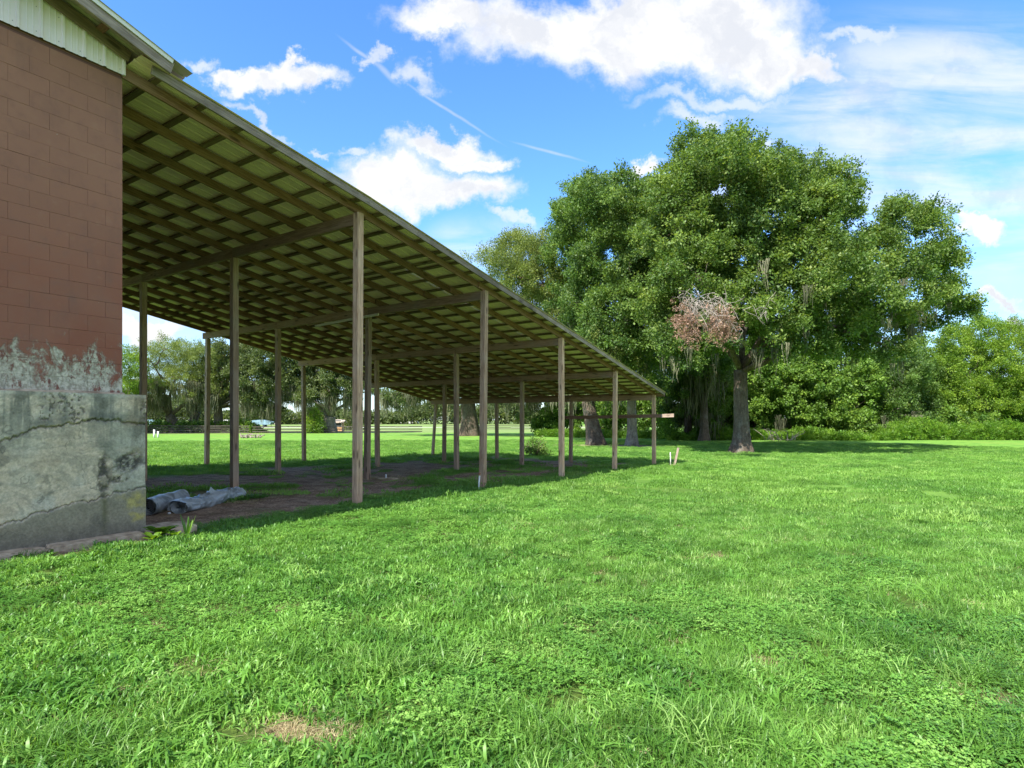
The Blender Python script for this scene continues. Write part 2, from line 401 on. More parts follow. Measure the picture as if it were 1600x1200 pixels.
def m_bark(name, c0, c1, lich):
    m, N, bs, _ = mat(name); P = N.n('ShaderNodeNewGeometry').outputs['Position']
    a = N.noise(N.mapping(P, scale=(1, 1, .22)), 9, 7, .7, .8); b = N.noise(P, 1.3, 4, .6)
    v = N.n('ShaderNodeTexVoronoi', feature='DISTANCE_TO_EDGE'); N.put(v.inputs['Vector'], N.mapping(P, scale=(1, 1, .3))); v.inputs['Scale'].default_value = 14
    c = N.mix(N.ramp(a, .35, .65), c0, c1); c = N.mix(N.ramp(b, .5, .7, 0, .65), c, lich)
    c = N.mix(N.ramp(v.outputs[0], 0, .06, .6, 0), c, tuple(x * .4 for x in c0))
    N.put(bs.inputs['Base Color'], c); bs.inputs['Roughness'].default_value = .95
    bump(N, bs, N.math('ADD', a, N.ramp(v.outputs[0], 0, .1, 0, .6)), .8, .04)
    return m
M_BARK = m_bark('oak_bark', (.075, .055, .038), (.17, .13, .095), (.22, .205, .16))
M_BARKL = m_bark('pale_oak_bark', (.17, .14, .11), (.34, .29, .23), (.4, .38, .33))
M_TWIG = m_simple('bare_grey_twigs', (.20, .17, .14), (.36, .32, .28), 10, .9, .3)

def m_leaf(name, dark, light, yellow, trans=.45, rough=.5, patch=.35):
    m, N, bs, ou = mat(name)
    rnd = N.n('ShaderNodeObjectInfo').outputs['Random']; P = N.n('ShaderNodeNewGeometry').outputs['Position']
    n = N.noise(P, patch, 4, .6); n2 = N.noise(P, 7, 2, .5)
    c = N.mix(N.ramp(N.math('ADD', N.math('MULTIPLY', n, .7), N.math('MULTIPLY', n2, .3)), .36, .62), dark, light)
    c = N.mix(N.ramp(rnd, .70, 1.0, 0, .6), c, yellow)
    hv = N.n('ShaderNodeHueSaturation'); N.put(hv.inputs['Value'], N.ramp(rnd, 0, 1, .75, 1.25, False)); N.put(hv.inputs['Color'], c); c = hv.outputs[0]
    N.put(bs.inputs['Base Color'], c); bs.inputs['Roughness'].default_value = rough; bs.inputs['Specular IOR Level'].default_value = .35
    tr = N.n('ShaderNodeBsdfTranslucent'); N.put(tr.inputs[0], N.mix(1.0, c, (1.35, 1.25, .6), 'MULTIPLY'))
    mx = N.n('ShaderNodeMixShader'); mx.inputs[0].default_value = trans; N.put(mx.inputs[1], bs.outputs[0]); N.put(mx.inputs[2], tr.outputs[0])
    N.put(ou.inputs[0], mx.outputs[0])
    return m
M_LEAF = m_leaf('oak_leaves', (.055, .115, .022), (.145, .235, .045), (.23, .29, .07))
M_LEAF2 = m_leaf('laurel_oak_leaves', (.05, .11, .024), (.13, .225, .044), (.21, .28, .065))
M_LEAFPALE = m_leaf('sparse_pale_oak_leaves', (.10, .15, .035), (.20, .26, .065), (.28, .31, .09))
M_LEAFYEL = m_leaf('yellow_green_leaves', (.08, .17, .016), (.19, .31, .03), (.29, .37, .045))
M_LEAFVINE = m_leaf('broad_vine_leaves', (.07, .15, .02), (.155, .275, .038), (.23, .33, .05))
M_LEAFFAR = m_leaf('far_oak_leaves', (.06, .095, .03), (.12, .16, .05), (.17, .2, .07))
M_LEAFDEAD = m_leaf('dead_red_leaves', (.18, .10, .065), (.34, .215, .15), (.40, .30, .23), .15)
M_WEED = m_leaf('bright_weed_leaves', (.07, .17, .014), (.14, .27, .02), (.2, .3, .03), patch=1.5)
M_MOSS = m_leaf('spanish_moss', (.09, .10, .055), (.165, .17, .105), (.21, .205, .13), .3, .9)
M_GRASS = m_leaf('lawn_grass', (.088, .212, .03), (.162, .335, .052), (.29, .42, .13), .4, .42, .8)
M_GRASSFAR = m_leaf('far_lawn_grass', (.10, .232, .034), (.172, .335, .052), (.265, .385, .10), .4, .5, .22)
M_CLOVER = m_leaf('clover_leaves', (.072, .20, .028), (.155, .335, .052), (.24, .385, .09), .35, .45, .8)
M_DRY = m_leaf('dry_grass', (.28, .24, .12), (.42, .37, .2), (.5, .44, .26), .3, .7)

def m_ground():
    m, N, bs, _ = mat('lawn_and_soil')
    d = N.n('ShaderNodeAttribute', attribute_name='dirt').outputs['Fac']; P = N.n('ShaderNodeNewGeometry').outputs['Position']
    far = N.n('ShaderNodeAttribute', attribute_name='far').outputs['Fac']
    big = N.noise(P, .12, 5, .6); mid = N.noise(P, 1.1, 6, .65); fin = N.noise(P, 28, 5, .7)
    g = N.mix(N.ramp(mid, .35, .65), (.10, .222, .034), (.17, .32, .05))
    g = N.mix(N.ramp(big, .5, .68, 0, .5), g, (.19, .26, .05))
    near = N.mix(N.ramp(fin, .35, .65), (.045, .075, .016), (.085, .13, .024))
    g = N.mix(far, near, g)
    s = N.mix(N.ramp(N.noise(P, 2.2, 7, .68), .34, .66), (.24, .155, .10), (.50, .36, .25))
    s = N.mix(N.ramp(N.noise(N.mapping(P, scale=(1, 2.5, 1), rot=(0, 0, .5)), .9, 5, .6), .55, .72, 0, .8), s, (.50, .42, .32))
    s = N.mix(N.ramp(fin, .44, .60, 0, .75), s, (.085, .055, .036))
    s = N.mix(N.ramp(N.noise(P, 9, 5, .7), .5, .62, 0, .5), s, (.10, .066, .044))
    # straw field beyond the board fence
    straw = N.n('ShaderNodeAttribute', attribute_name='straw').outputs['Fac']
    g = N.mix(N.math('MULTIPLY', straw, .85), g, N.mix(N.ramp(big, .35, .65), (.14, .21, .06), (.22, .27, .10)))
    N.put(bs.inputs['Base Color'], N.mix(d, g, s)); bs.inputs['Roughness'].default_value = .95; bs.inputs['Specular IOR Level'].default_value = .1
    bump(N, bs, N.math('ADD', fin, N.math('MULTIPLY', mid, 2.0)), .7, .03)
    return m

# ------------------------------------------------------------------ ground
def build_ground():
    a = np.concatenate([np.linspace(-1.05, 1.05, 620), np.linspace(1.05, 2 * math.pi - 1.05, 120)[1:-1]])
    r = np.concatenate([[.25], .9 * (2600 / .9) ** np.linspace(0, 1, 420)])
    A, RR = np.meshgrid(a, r); x = np.sin(A) * RR; y = np.cos(A) * RR; z = ground(x, y)
    dm = dirt_mask(x, y)
    z = z - .03 * dm * (RR < 40) + .02 * dm * (fbm(x * 3, y * 3, 5, 4) - .5)
    V = np.stack([x, y, z], -1).reshape(-1, 3); n = len(a); m = len(r)
    i, j = np.meshgrid(np.arange(m - 1), np.arange(n), indexing='ij'); j2 = (j + 1) % n
    F = np.stack([i * n + j, (i + 1) * n + j, (i + 1) * n + j2, i * n + j2], -1).reshape(-1, 4)[:, ::-1]
    V = np.vstack([V, [[0, 0, 0.0]]])
    me = mesh('ground', V, F, m_ground(), True)
    u, v = uv_of(x, y)
    strawm = sstep(98, 108, RR + .0 * x) * (x < 30)
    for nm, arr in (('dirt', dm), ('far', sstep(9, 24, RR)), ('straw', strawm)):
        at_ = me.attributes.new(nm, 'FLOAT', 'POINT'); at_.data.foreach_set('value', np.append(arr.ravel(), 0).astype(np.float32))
    tag(obj('ground', me), 'green lawn with a bare soil floor under the open shed', kind='structure')
build_ground()

# ------------------------------------------------------------------ scatter (one object holding what nobody could count)
def source(name, V, F, m, smooth=False):
    return bpy.data.objects.new(name, mesh(name, V, np.asarray(F), m, smooth))     # never linked: only the instancer reads it
def instancer(name, pts, rot, scl, idx, srcs, parent=None):
    me = bpy.data.meshes.new(name); me.vertices.add(len(pts)); me.vertices.foreach_set('co', np.asarray(pts, np.float32).ravel())
    a = me.attributes.new('rot', 'FLOAT_VECTOR', 'POINT'); a.data.foreach_set('vector', np.asarray(rot, np.float32).ravel())
    a = me.attributes.new('scl', 'FLOAT', 'POINT'); a.data.foreach_set('value', np.asarray(scl, np.float32))
    a = me.attributes.new('pick', 'INT', 'POINT'); a.data.foreach_set('value', np.asarray(idx, np.int32))
    o = obj(name, me)
    key = tuple(s.name for s in srcs)
    if key not in CACHE:
        ng = bpy.data.node_groups.new('scatter', 'GeometryNodeTree')
        ng.interface.new_socket('Geometry', in_out='INPUT', socket_type='NodeSocketGeometry'); ng.interface.new_socket('Geometry', in_out='OUTPUT', socket_type='NodeSocketGeometry')
        N = NT(ng); gi = N.n('NodeGroupInput'); go = N.n('NodeGroupOutput'); jn = N.n('GeometryNodeJoinGeometry')
        def na(nm, t):
            q = N.n('GeometryNodeInputNamedAttribute', data_type=t); q.inputs[0].default_value = nm
            return [s for s in q.outputs if s.enabled and s.name == 'Attribute'][0]
        rt = N.n('FunctionNodeEulerToRotation'); N.put(rt.inputs[0], na('rot', 'FLOAT_VECTOR')); sc = na('scl', 'FLOAT'); pk = na('pick', 'INT')
        for k, s in enumerate(srcs):
            oi = N.n('GeometryNodeObjectInfo'); oi.inputs['Object'].default_value = s; oi.inputs['As Instance'].default_value = True
            cp = N.n('FunctionNodeCompare', data_type='INT', operation='EQUAL')
            ins = [q for q in cp.inputs if q.enabled and q.type == 'INT']; N.put(ins[0], pk); ins[1].default_value = k
            ip = N.n('GeometryNodeInstanceOnPoints'); N.put(ip.inputs['Points'], gi.outputs[0]); N.put(ip.inputs['Selection'], cp.outputs[0])
            N.put(ip.inputs['Instance'], oi.outputs['Geometry']); N.put(ip.inputs['Rotation'], rt.outputs[0]); N.put(ip.inputs['Scale'], sc)
            ng.links.new(ip.outputs[0], jn.inputs[0])
        ng.links.new(jn.outputs[0], go.inputs[0]); CACHE[key] = ng
    md = o.modifiers.new('scatter', 'NODES'); md.node_group = CACHE[key]
    tag(o, kind='stuff')
    if parent: parent_to(o, parent)
    return o

def blades(n, rad, h0, h1, w, lean, rng, square=False, seg=2):
    """n grass blades on a disc, each a bent tapering strip"""
    V = []; F = []
    for _ in range(n):
        if square: x, y = rng.uniform(-rad, rad, 2)
        else:
            t = rng.uniform(0, 2 * math.pi); r = rad * math.sqrt(rng.uniform()); x, y = r * math.cos(t), r * math.sin(t)
        h = rng.uniform(h0, h1); ang = rng.uniform(0, 2 * math.pi); l = abs(rng.normal(0, lean)) + .1; dx, dy = math.cos(ang), math.sin(ang)
        pa = ang + math.pi / 2 + rng.normal(0, .7); wx, wy = math.cos(pa) * w / 2, math.sin(pa) * w / 2; b = len(V); ww = rng.uniform(.7, 1.3)
        for k in range(seg):
            t = k / seg; q = l * t * t * h; zz = h * t * (1 - .3 * l * t * .5); s = ww * (1 - .35 * t)
            V += [(x + dx * q - wx * s, y + dy * q - wy * s, zz), (x + dx * q + wx * s, y + dy * q + wy * s, zz)]
        V.append((x + dx * l * h, y + dy * l * h, h * max(.25, 1 - .35 * l)))
        for k in range(seg - 1): F += [(b + 2 * k, b + 2 * k + 1, b + 2 * k + 3), (b + 2 * k, b + 2 * k + 3, b + 2 * k + 2)]
        k = seg - 1; F.append((b + 2 * k, b + 2 * k + 1, b + 2 * seg))
    return V, F
def leaf_quads(P, D, U_, L, Wd):
    """a leaf per point: rhomb of 2 triangles folded along the midrib; P base, D direction, U_ side"""
    n = len(P); V = np.empty((n, 4, 3)); nrm = np.cross(D, U_)
    V[:, 0] = P; V[:, 1] = P + D * L[:, None] * .5 + U_ * Wd[:, None] * .5 + nrm * Wd[:, None] * .12
    V[:, 2] = P + D * L[:, None]; V[:, 3] = P + D * L[:, None] * .5 - U_ * Wd[:, None] * .5 + nrm * Wd[:, None] * .12
    b = np.arange(n)[:, None] * 4
    F = np.concatenate([b + [0, 1, 2], b + [0, 2, 3]], 1).reshape(-1, 3)
    return V.reshape(-1, 3), F
def unit(a): return a / (np.linalg.norm(a, axis=-1, keepdims=True) + 1e-9)
def sprig(name, m, n=22, rad=.34, leaf=.13, wid=.5, seed=1, flat=.7, droop=0.0):
    rng = np.random.default_rng(seed)
    p = unit(rng.normal(size=(n, 3))) * rad * rng.uniform(.15, 1, (n, 1)) ** .6; p[:, 2] *= flat
    d = unit(p + rng.normal(size=(n, 3)) * rad * .6 + [0, 0, -droop]); s = unit(np.cross(d, unit(rng.normal(size=(n, 3)) * .55 + [0, 0, 1])))
    L = leaf * rng.uniform(.7, 1.3, n)
    V, F = leaf_quads(p, d, s, L, L * wid)
    return source(name, V, F, m)
def strands(name, m, n=16, rad=.22, L0=.5, L1=1.4, w=.03, seed=1):
    rng = np.random.default_rng(seed); V = []; F = []
    for _ in range(n):
        x, y = rng.normal(0, rad, 2) * .6; L = rng.uniform(L0, L1); t = rng.uniform(0, math.pi); b = len(V); K = 5; ph = rng.uniform(0, 6)
        for k in range(K):
            q = k / (K - 1); s = w * (1 - .8 * q) * rng.uniform(.6, 1.4); ox = .05 * math.sin(ph + q * 5) * L; oy = .04 * math.cos(ph + q * 4) * L
            V += [(x * (1 - .4 * q) + ox - math.cos(t) * s, y * (1 - .4 * q) + oy - math.sin(t) * s, -q * L), (x * (1 - .4 * q) + ox + math.cos(t) * s, y * (1 - .4 * q) + oy + math.sin(t) * s, -q * L)]
        for k in range(K - 1): F += [(b + 2 * k, b + 2 * k + 1, b + 2 * k + 3), (b + 2 * k, b + 2 * k + 3, b + 2 * k + 2)]
    return source(name, V, F, m)

# ------------------------------------------------------------------ shed
def roof_z(u):                                   # underside of the metal along the slope
    return float(np.interp(u, [-4.2, 0, 17.3], [6.513, 5.9, 2.834]))
N_ROW, N_COL = 5, 4
DU, DV = 4.225, 4.257
POST_PX = {(0, 0): 560, (1, 0): 757, (2, 0): 877, (3, 0): 961.5, (4, 0): 1021.5, (0, 1): 366, (1, 1): 576, (2, 1): 713, (3, 1): 816, (4, 1): 893, (0, 2): 224,
           (1, 2): 434.5, (2, 2): 588.5, (3, 2): 695, (4, 2): 776, (1, 3): 325, (2, 3): 474, (3, 3): 588, (4, 3): 681}
def post_uv(i, j):
    u, v = i * DU, j * DV
    if (i, j) in POST_PX:
        s = (POST_PX[(i, j)] - 800) / FPX
        if j == 0:                               # small real irregularity along the front line
            b = O2; t = (s * b[1] - b[0]) / (UU[0] - s * UU[1]); return t, 0.0
        u0 = post_uv(i, 0)[0]; b = O2 + UU * u0; t = (s * b[1] - b[0]) / (VV[0] - s * VV[1]); return u0, t
    return post_uv(i, 0)[0], v
RT = .155          # rafter depth
PT = .045         # purlin thickness
V_FRONT, V_BACK = -.35, 13.25
U_TOP, U_END = -4.06, 17.12
def build_shed():
    shed = empty('pole_shed', W(0, 0, 0))
    tag(shed, 'long open sided timber pole shed with a sloping metal roof beside the brown block wall', 'shed')
    # front row first
    for i in range(N_ROW):
        for j in range(N_COL):
            u, v = post_uv(i, j)
            top = roof_z(u) - PT - RT - .004; p = W(u, v); g = gz(p.x, p.y)
            if j == 0: pass
            lean = Vector((random.uniform(-.05, .05), random.uniform(-.03, .03), 0)); w = .145
            if (i, j) == (4, 3): lean = Vector((-.18, 0, 0)); w = .13
            po = bar('post', (p.x + lean.x, p.y + lean.y, g - .12), (p.x, p.y, top - (.232 if j else 0)), w, w, M_POST if j == 0 else M_RAFTPOST, shed, up=(VV[0], VV[1], 0), ch=.006)
            if j == 0: po['label'] = 'grey brown weathered front post'
    # beams along each row, in three lengths, on the high side of the posts
    for i in range(N_ROW):
        for j in range(N_COL - 1):
            u, v0 = post_uv(i, j); v1 = post_uv(i, j + 1)[1]
            zt = roof_z(u) - PT - RT
            bar('beam', W(u, v0 + .075 if j == 0 else v0 + .006, zt - .115), W(u, v1 + (.3 if j == 2 else 0), zt - .115), .09, .225, M_BEAM, shed)
    # rafters: lapped at every beam
    nr = 15
    for k in range(nr):
        v = .035 + k * (12.93 / (nr - 1)); if_first = k == 0
        ends = [U_TOP - .052] + [post_uv(i, 0)[0] for i in range(5)]
        ends[-1] = U_END - .05
        for s in range(5):
            a = ends[s] - (.22 if s else 0); b = ends[s + 1] + (.22 if s < 4 else 0)
            off = .021 if s % 2 else -.021
            za, zb = roof_z(ends[s]), roof_z(ends[s + 1]); sl = (zb - za) / (ends[s + 1] - ends[s])
            A = za + sl * (a - ends[s]) - PT - RT / 2; B = zb + sl * (b - ends[s + 1]) - PT - RT / 2
            bar('rafter', W(a, v + off + random.uniform(-.012, .012), A + random.uniform(-.004, .001)), W(b, v + off + random.uniform(-.012, .012), B + random.uniform(-.004, .001)), .04, RT, M_RAFT, shed)
    # purlins laid flat across the rafters
    us = list(np.arange(-3.72, U_END, .603)) + [2.68]
    for q, u in enumerate(us):
        u += random.uniform(-.02, .02)
        z = roof_z(u) - PT / 2 - .002
        bar('purlin', W(u, V_FRONT + .045, z), W(u, V_BACK - .045, z), .088, PT - .006, M_PURL, shed, up=(-.18 * 0 + .17 * UU[0], .17 * UU[1], 1))
    # header and fascias
    zend = roof_z(U_END)
    bar('fascia', W(U_END + .01, V_FRONT, zend - .1), W(U_END + .01, V_BACK, zend - .1), .03, .16, M_BEAM, shed)
    cuts = [U_TOP + .16, 1.35, 6.2, 11.0, 15.0, U_END + .02]
    for v, nm in ((V_FRONT + .02, 'fascia'), (V_BACK - .02, 'fascia')):
        for a, b in zip(cuts[:-1], cuts[1:]):
            if a < 0 < b:
                bar(nm, W(a, v, roof_z(a) - .066), W(.0, v, roof_z(0) - .066), .036, .128, M_GREY, shed)
                a = .004
            bar(nm, W(a, v, roof_z(a) - .066), W(b - .006, v, roof_z(b) - .066), .036, .128, M_GREY, shed)
    # metal sheets with ribs, three lengths down the slope
    cw = .9144
    prof = []
    for r in range(4):
        x = r * .2286; prof += [(x - .0, 0), (x + .066, 0), (x + .07, .005), (x + .08, .005), (x + .084, 0), (x + .12, 0), (x + .124, .005), (x + .134, .005), (x + .138, 0), (x + .175, 0), (x + .188, .02), (x + .212, .02), (x + .225, 0)]
    prof.append((cw, 0))
    ncol = int(math.ceil((V_BACK - V_FRONT + .06) / cw))
    for (ua, ub, lift) in ((U_TOP + .01, .02, .004), (-.02, 2.85, .0), (2.72, 10.3, -.0), (10.15, U_END + .06, .0)):
        za, zb = roof_z(ua) + lift, roof_z(ub) + lift
        if ua > 2.5: za += -.0; zb += .0
        V = []; F = []; t = .0008
        n = len(prof)
        for (uu, zz) in ((ua, za + (.004 if ua in (2.72, 10.15) else .008)), (ub, zb + (.010 if ub != 10.3 else .010))):
            for (x, h) in prof: V.append((uu, x, zz + h + .002))
            for (x, h) in prof: V.append((uu, x, zz + h + .004))
        for i in range(n - 1):
            F += [(i, 2 * n + i, 2 * n + i + 1, i + 1), (n + i, n + i + 1, 3 * n + i + 1, 3 * n + i), (i, i + 1, n + i + 1, n + i), (2 * n + i, 3 * n + i, 3 * n + i + 1, 2 * n + i + 1)]
        F += [(0, n, 3 * n, 2 * n), (n - 1, 3 * n - 1, 4 * n - 1, 2 * n - 1)]
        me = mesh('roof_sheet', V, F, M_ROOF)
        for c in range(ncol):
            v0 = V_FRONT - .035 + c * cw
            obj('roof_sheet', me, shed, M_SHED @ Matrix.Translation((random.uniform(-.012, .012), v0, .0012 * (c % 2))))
    # loose pale board under the second beam, and the rail nailed across the last row
    u1 = post_uv(1, 0)[0]; z1 = roof_z(u1) - PT - RT - .30
    lb = bar('loose_board', W(u1 - .20, 3.6, z1 + .03), W(u1 - .20, 6.4, z1 - .06), .03, .07, M_PALEWOOD, shed); lb['label'] = 'pale loose board hung under the second beam'
    u4 = post_uv(4, 0)[0]
    rl = bar('cross_rail', W(u4 - .10, 4.4, 1.76), W(u4 - .10, -.35, 1.83), .04, .15, M_RAFT, shed); rl['label'] = 'low rail nailed across the last row of posts'
    rl2 = bar('cross_rail', W(u4 - .10, -.36, 1.83), W(u4 - .10, -.92, 1.845), .038, .15, M_GREY, shed); rl2['label'] = 'pale end piece of the low rail sticking past the post'
M_RAFTPOST = wood('shed_post_timber', (.25, .15, .09), (.48, .31, .205), (.35, .235, .155), (.44, .34, .26), .5)
build_shed()

# ------------------------------------------------------------------ barn end wall
UC = -4.12                                       # corner of the block wall
def build_barn():
    barn = empty('barn', W(UC, 0, 0))
    tag(barn, 'brown painted block barn end wall on a stained grey concrete base', 'barn')
    # mortar core
    core = MB().box(-13.6, UC - .006, .012, 12.9, 1.99, 6.34).build('wall', M_MORTAR, barn, M_SHED)
    # blocks of the end wall, running bond
    H, Lb = .2032, .4064
    def blk(L):
        a = .0016; x0, x1 = a * .5, L - a * .5; z0, z1 = a * .5, H - a * .5; c = .0016
        V = [(x0, .10, z0), (x1, .10, z0), (x1, .10, z1), (x0, .10, z1), (x0, c, z0), (x1, c, z0), (x1, c, z1), (x0, c, z1), (x0 + c, 0, z0 + c), (x1 - c, 0, z0 + c), (x1 - c, 0, z1 - c), (x0 + c, 0, z1 - c)]
        F = [(8, 9, 10, 11), (4, 5, 9, 8), (5, 6, 10, 9), (6, 7, 11, 10), (7, 4, 8, 11), (0, 1, 5, 4), (1, 2, 6, 5), (2, 3, 7, 6), (3, 0, 4, 7)]
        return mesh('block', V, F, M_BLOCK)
    full, half = blk(Lb), blk(Lb / 2)
    z = 2.0; row = 0
    while z + H < 6.36:
        u = UC; k = 0
        if row % 2 == 1:
            u -= Lb / 2; obj('block', half, core, M_SHED @ Matrix.Translation((u, random.uniform(-.0015, .001), z)))
        while u - Lb > -9.6:
            u -= Lb
            obj('block', full, core, M_SHED @ Matrix.Translation((u, random.uniform(-.002, .0015), z + random.uniform(-.0008, .0008))))
        z += H; row += 1
    MB().box(-13.6, -9.6, -.0, .011, 2.0, 6.34).build('wall_facing', M_BLOCK, barn, M_SHED)
    # ledge of mortar slopped on top of the plinth
    V = []; F = []; n = 260
    us = np.linspace(-9, UC + .01, n)
    for k, u in enumerate(us):
        a = .018 + .03 * float(fbm(u * 6, 0, 3, 4)); b = .05 + .05 * float(fbm(u * 4, 5, 7, 4))
        V += [(u, -b, 1.995), (u, -.02, 1.995 + a), (u, .02, 1.995 + a * 1.2)]
    for k in range(n - 1): F += [(3 * k, 3 * k + 3, 3 * k + 4, 3 * k + 1), (3 * k + 1, 3 * k + 4, 3 * k + 5, 3 * k + 2)]
    obj('mortar_fillet', mesh('mortar_fillet', V, F, M_SLAB), barn, M_SHED)
    # metal siding above: overlapping sheets with high ribs, cut along the roof slope
    def top(u): return 6.575 + .30 * (UC - u)
    sw = .2286 * 4; u_r = UC + .02; s = 0
    while u_r > -9.5:
        u_l = u_r - sw; prof = []
        for r in range(4):
            x = u_r - r * .2286
            prof += [(x, -.045 if r else -.047), (x - .022, -.045), (x - .034, -.022), (x - .08, -.022), (x - .085, -.026), (x - .095, -.026), (x - .10, -.022), (x - .14, -.022), (x - .145, -.026), (x - .155, -.026), (x - .16, -.022), (x - .2166, -.022)]
        prof.append((u_l, -.045 + .001)); prof = [(a, b - .0008 * (s % 2)) for a, b in prof]
        V = []; F = []; n = len(prof)
        for (x, y) in prof: V += [(x, y, 6.325), (x, y, top(x)), (x, y + .001, 6.325), (x, y + .001, top(x))]
        for i in range(n - 1):
            a, b = 4 * i, 4 * i + 4
            F += [(a, b, b + 1, a + 1), (a + 2, a + 3, b + 3, b + 2), (a, a + 2, b + 2, b), (a + 1, b + 1, b + 3, a + 3)]
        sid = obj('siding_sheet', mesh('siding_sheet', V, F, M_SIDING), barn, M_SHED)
        sm = MB()
        for r in range(4):
            for (dz) in (.06, .36, .8):
                x = u_r - r * .2286 - .06
                if 6.325 + dz < top(x) - .04: sm.prism([(x + .005 * math.cos(t), 6.325 + dz + .005 * math.sin(t)) for t in np.arange(6) * math.pi / 3], -.022 - .004, -.021, 1)
        if sm.v: sm.build('screw', M_SCREW, sid, M_SHED)
        u_r = u_l; s += 1
    MB().box(UC + .0, UC + .022, -.044, .10, 6.32, top(UC) - .01).build('corner_trim', M_FLASH, barn, M_SHED)
    # roof: bottom of the metal falls to the eave at u = -3.5
    def bz(u): return 6.50 + .30 * (-3.5 - u)
    UE, UR = -3.52, -9.2
    nsh = 0; cw = .9144; v = -.56
    prof = []
    for r in range(4):
        x = r * .2286; prof += [(x, 0), (x + .17, 0), (x + .185, .02), (x + .21, .02), (x + .2245, 0)]
    prof.append((cw, 0)); V = []; F = []; n = len(prof)
    for (uu, zz) in ((UR, bz(UR)), (UE + .05, bz(UE + .05))):
        for (x, h) in prof: V.append((uu, x, zz + h))
        for (x, h) in prof: V.append((uu, x, zz + h + .002))
    for i in range(n - 1):
        F += [(i, 2 * n + i, 2 * n + i + 1, i + 1), (n + i, n + i + 1, 3 * n + i + 1, 3 * n + i), (i, i + 1, n + i + 1, n + i), (2 * n + i, 3 * n + i, 3 * n + i + 1, 2 * n + i + 1)]
    F += [(0, n, 3 * n, 2 * n), (n - 1, 3 * n - 1, 4 * n - 1, 2 * n - 1)]
    me = mesh('roof_sheet', V, F, M_ROOFB)
    for c in range(16): obj('roof_sheet', me, barn, M_SHED @ Matrix.Translation((0, v + c * cw, .0012 * (c % 2))))
    MB().prism([(UR, bz(UR)), (UR, bz(UR) + .01), (-14.9, bz(UR) - 1.71 + .01), (-14.9, bz(UR) - 1.71)], -.56, 14, 1).build('far_roof_slope', M_ROOFB, barn, M_SHED)
    # gable infill behind the siding
    MB().prism([(-13.6, 6.34), (UC - .01, 6.34), (UC - .01, bz(UC) - .16), (UR, bz(UR) - .16), (-13.6, bz(UR) - .16 - .3 * 4.4)], .0, .08, 1).build('gable_infill', M_PURL, barn, M_SHED)
    # rake fascia, flashing on it, lookouts and wall rafter
    def rake(name, v, dz, w, h, m, u0=-9.2, u1=UE - .20):
        return bar(name, W(u0, v, bz(u0) - dz), W(u1, v, bz(u1) - dz), w, h, m, barn)
    rake('fascia', -.50, .115, .038, .165, M_GREY)
    rake('flashing', -.535, .022, .012, .075, M_FLASH)
    rake('rafter', -.09, .105, .04, .14, M_PURL, u1=UE - .55)
    for u in np.arange(-3.93, -9, -.50): bar('lookout', W(u, -.475, bz(u) - .055), W(u, -.12, bz(u) - .055), .088, .04, M_RUSTBOARD, barn, up=(.3 * UU[0], .3 * UU[1], 1))

    # concrete plinth: front skin with real cracks and lift lines, stains as an attribute
    x0, x1, z0, z1 = -9.2, UC + .2, -.12, 1.995
    us = np.concatenate([np.linspace(x0, -6.3, 60), np.linspace(-6.3, x1, 330)[1:]]); zs = np.linspace(z0, z1, 250)
    Ug, Zg = np.meshgrid(us, zs)
    c1 = np.interp(us, [-9, -7, -5.47, -5.17, -4.85, -4.51, -4.21, -3.92], [1.2, 1.55, 1.386, 1.536, 1.625, 1.665, 1.649, 1.622]) + (fbm(us * 7, us * 0, 4, 7, .7) - .5) * .17
    c2 = np.interp(us, [-9, -7, -5.47, -5.29, -4.98, -4.65, -4.51, -3.92], [.55, .4, .442, .49, .578, .616, .64, .735]) + (fbm(us * 7, us * 0 + 3, 5, 7, .7) - .5) * .14
    c3 = .16 + 0 * us + (fbm(us * 2, us * 0 + 8, 5, 3) - .5) * .05
    n1 = fbm(Ug * 3, Zg * 3, 51, 6); n2 = fbm(Ug * 9, Zg * 9, 52, 6, .6); n3 = fbm(Ug * 1.1 + 4, Zg * 1.1, 53, 4); n4 = fbm(Ug * 34, Zg * 34, 54, 4, .6)
    streak = fbm(Ug * 14, Zg * 1.3, 55, 5, .6); grain = fbm(Ug * 2.2 + n1 * 1.2, Zg * 24 + n1 * 14, 56, 4)
    d1 = np.abs(Zg - c1[None]); d2 = np.abs(Zg - c2[None])
    wd = .25 + 1.6 * fbm(Ug * 12, Zg * 0, 60, 4, .6)
    k1 = np.exp(-(d1 / (.011 * wd)) ** 2); k2 = np.exp(-(d2 / (.009 * wd)) ** 2)
    off = (n1 - .5) * .02 + (n2 - .5) * .008 - .016 * sstep(-.012, .012, Zg - c1[None]) * 1 + .012 * sstep(.01, -.01, Zg - c2[None]) * -1
    pit = sstep(.56, .64, fbm(Ug * 40, Zg * 30, 61, 3)) * sstep(.44, .58, fbm(Ug * 3.1, Zg * 4, 62, 3)) * (Zg > c1[None] - .02)
    off = off + .030 * (k1 + .8 * k2) + .012 * pit
    # broken, honeycombed area right of centre
    def spot(cu, cz, ru, rz): return sstep(1.25, .5, np.hypot((Ug - cu) / ru, (Zg - cz) / rz) + (n2 - .5) * 1.6)
    hole = np.clip(spot(-4.12, 1.10, .23, .15) * sstep(.38, .54, n2 + .1) + spot(-4.42, .94, .075, .34) * sstep(.34, .48, n2) + spot(-4.26, .88, .17, .06) * sstep(.42, .55, n2), 0, 1)
    off = off + .022 * hole + .006 * hole * (n4 - .5) * 4
    def mixc(a, b, t): return a * (1 - t[..., None]) + np.array(b) * t[..., None]
    C = np.ones(Ug.shape + (3,)) * np.array((.58, .46, .315))
    C = mixc(C, (.64, .55, .41), sstep(.42, .60, n3 + .35 * (n1 - .5)))
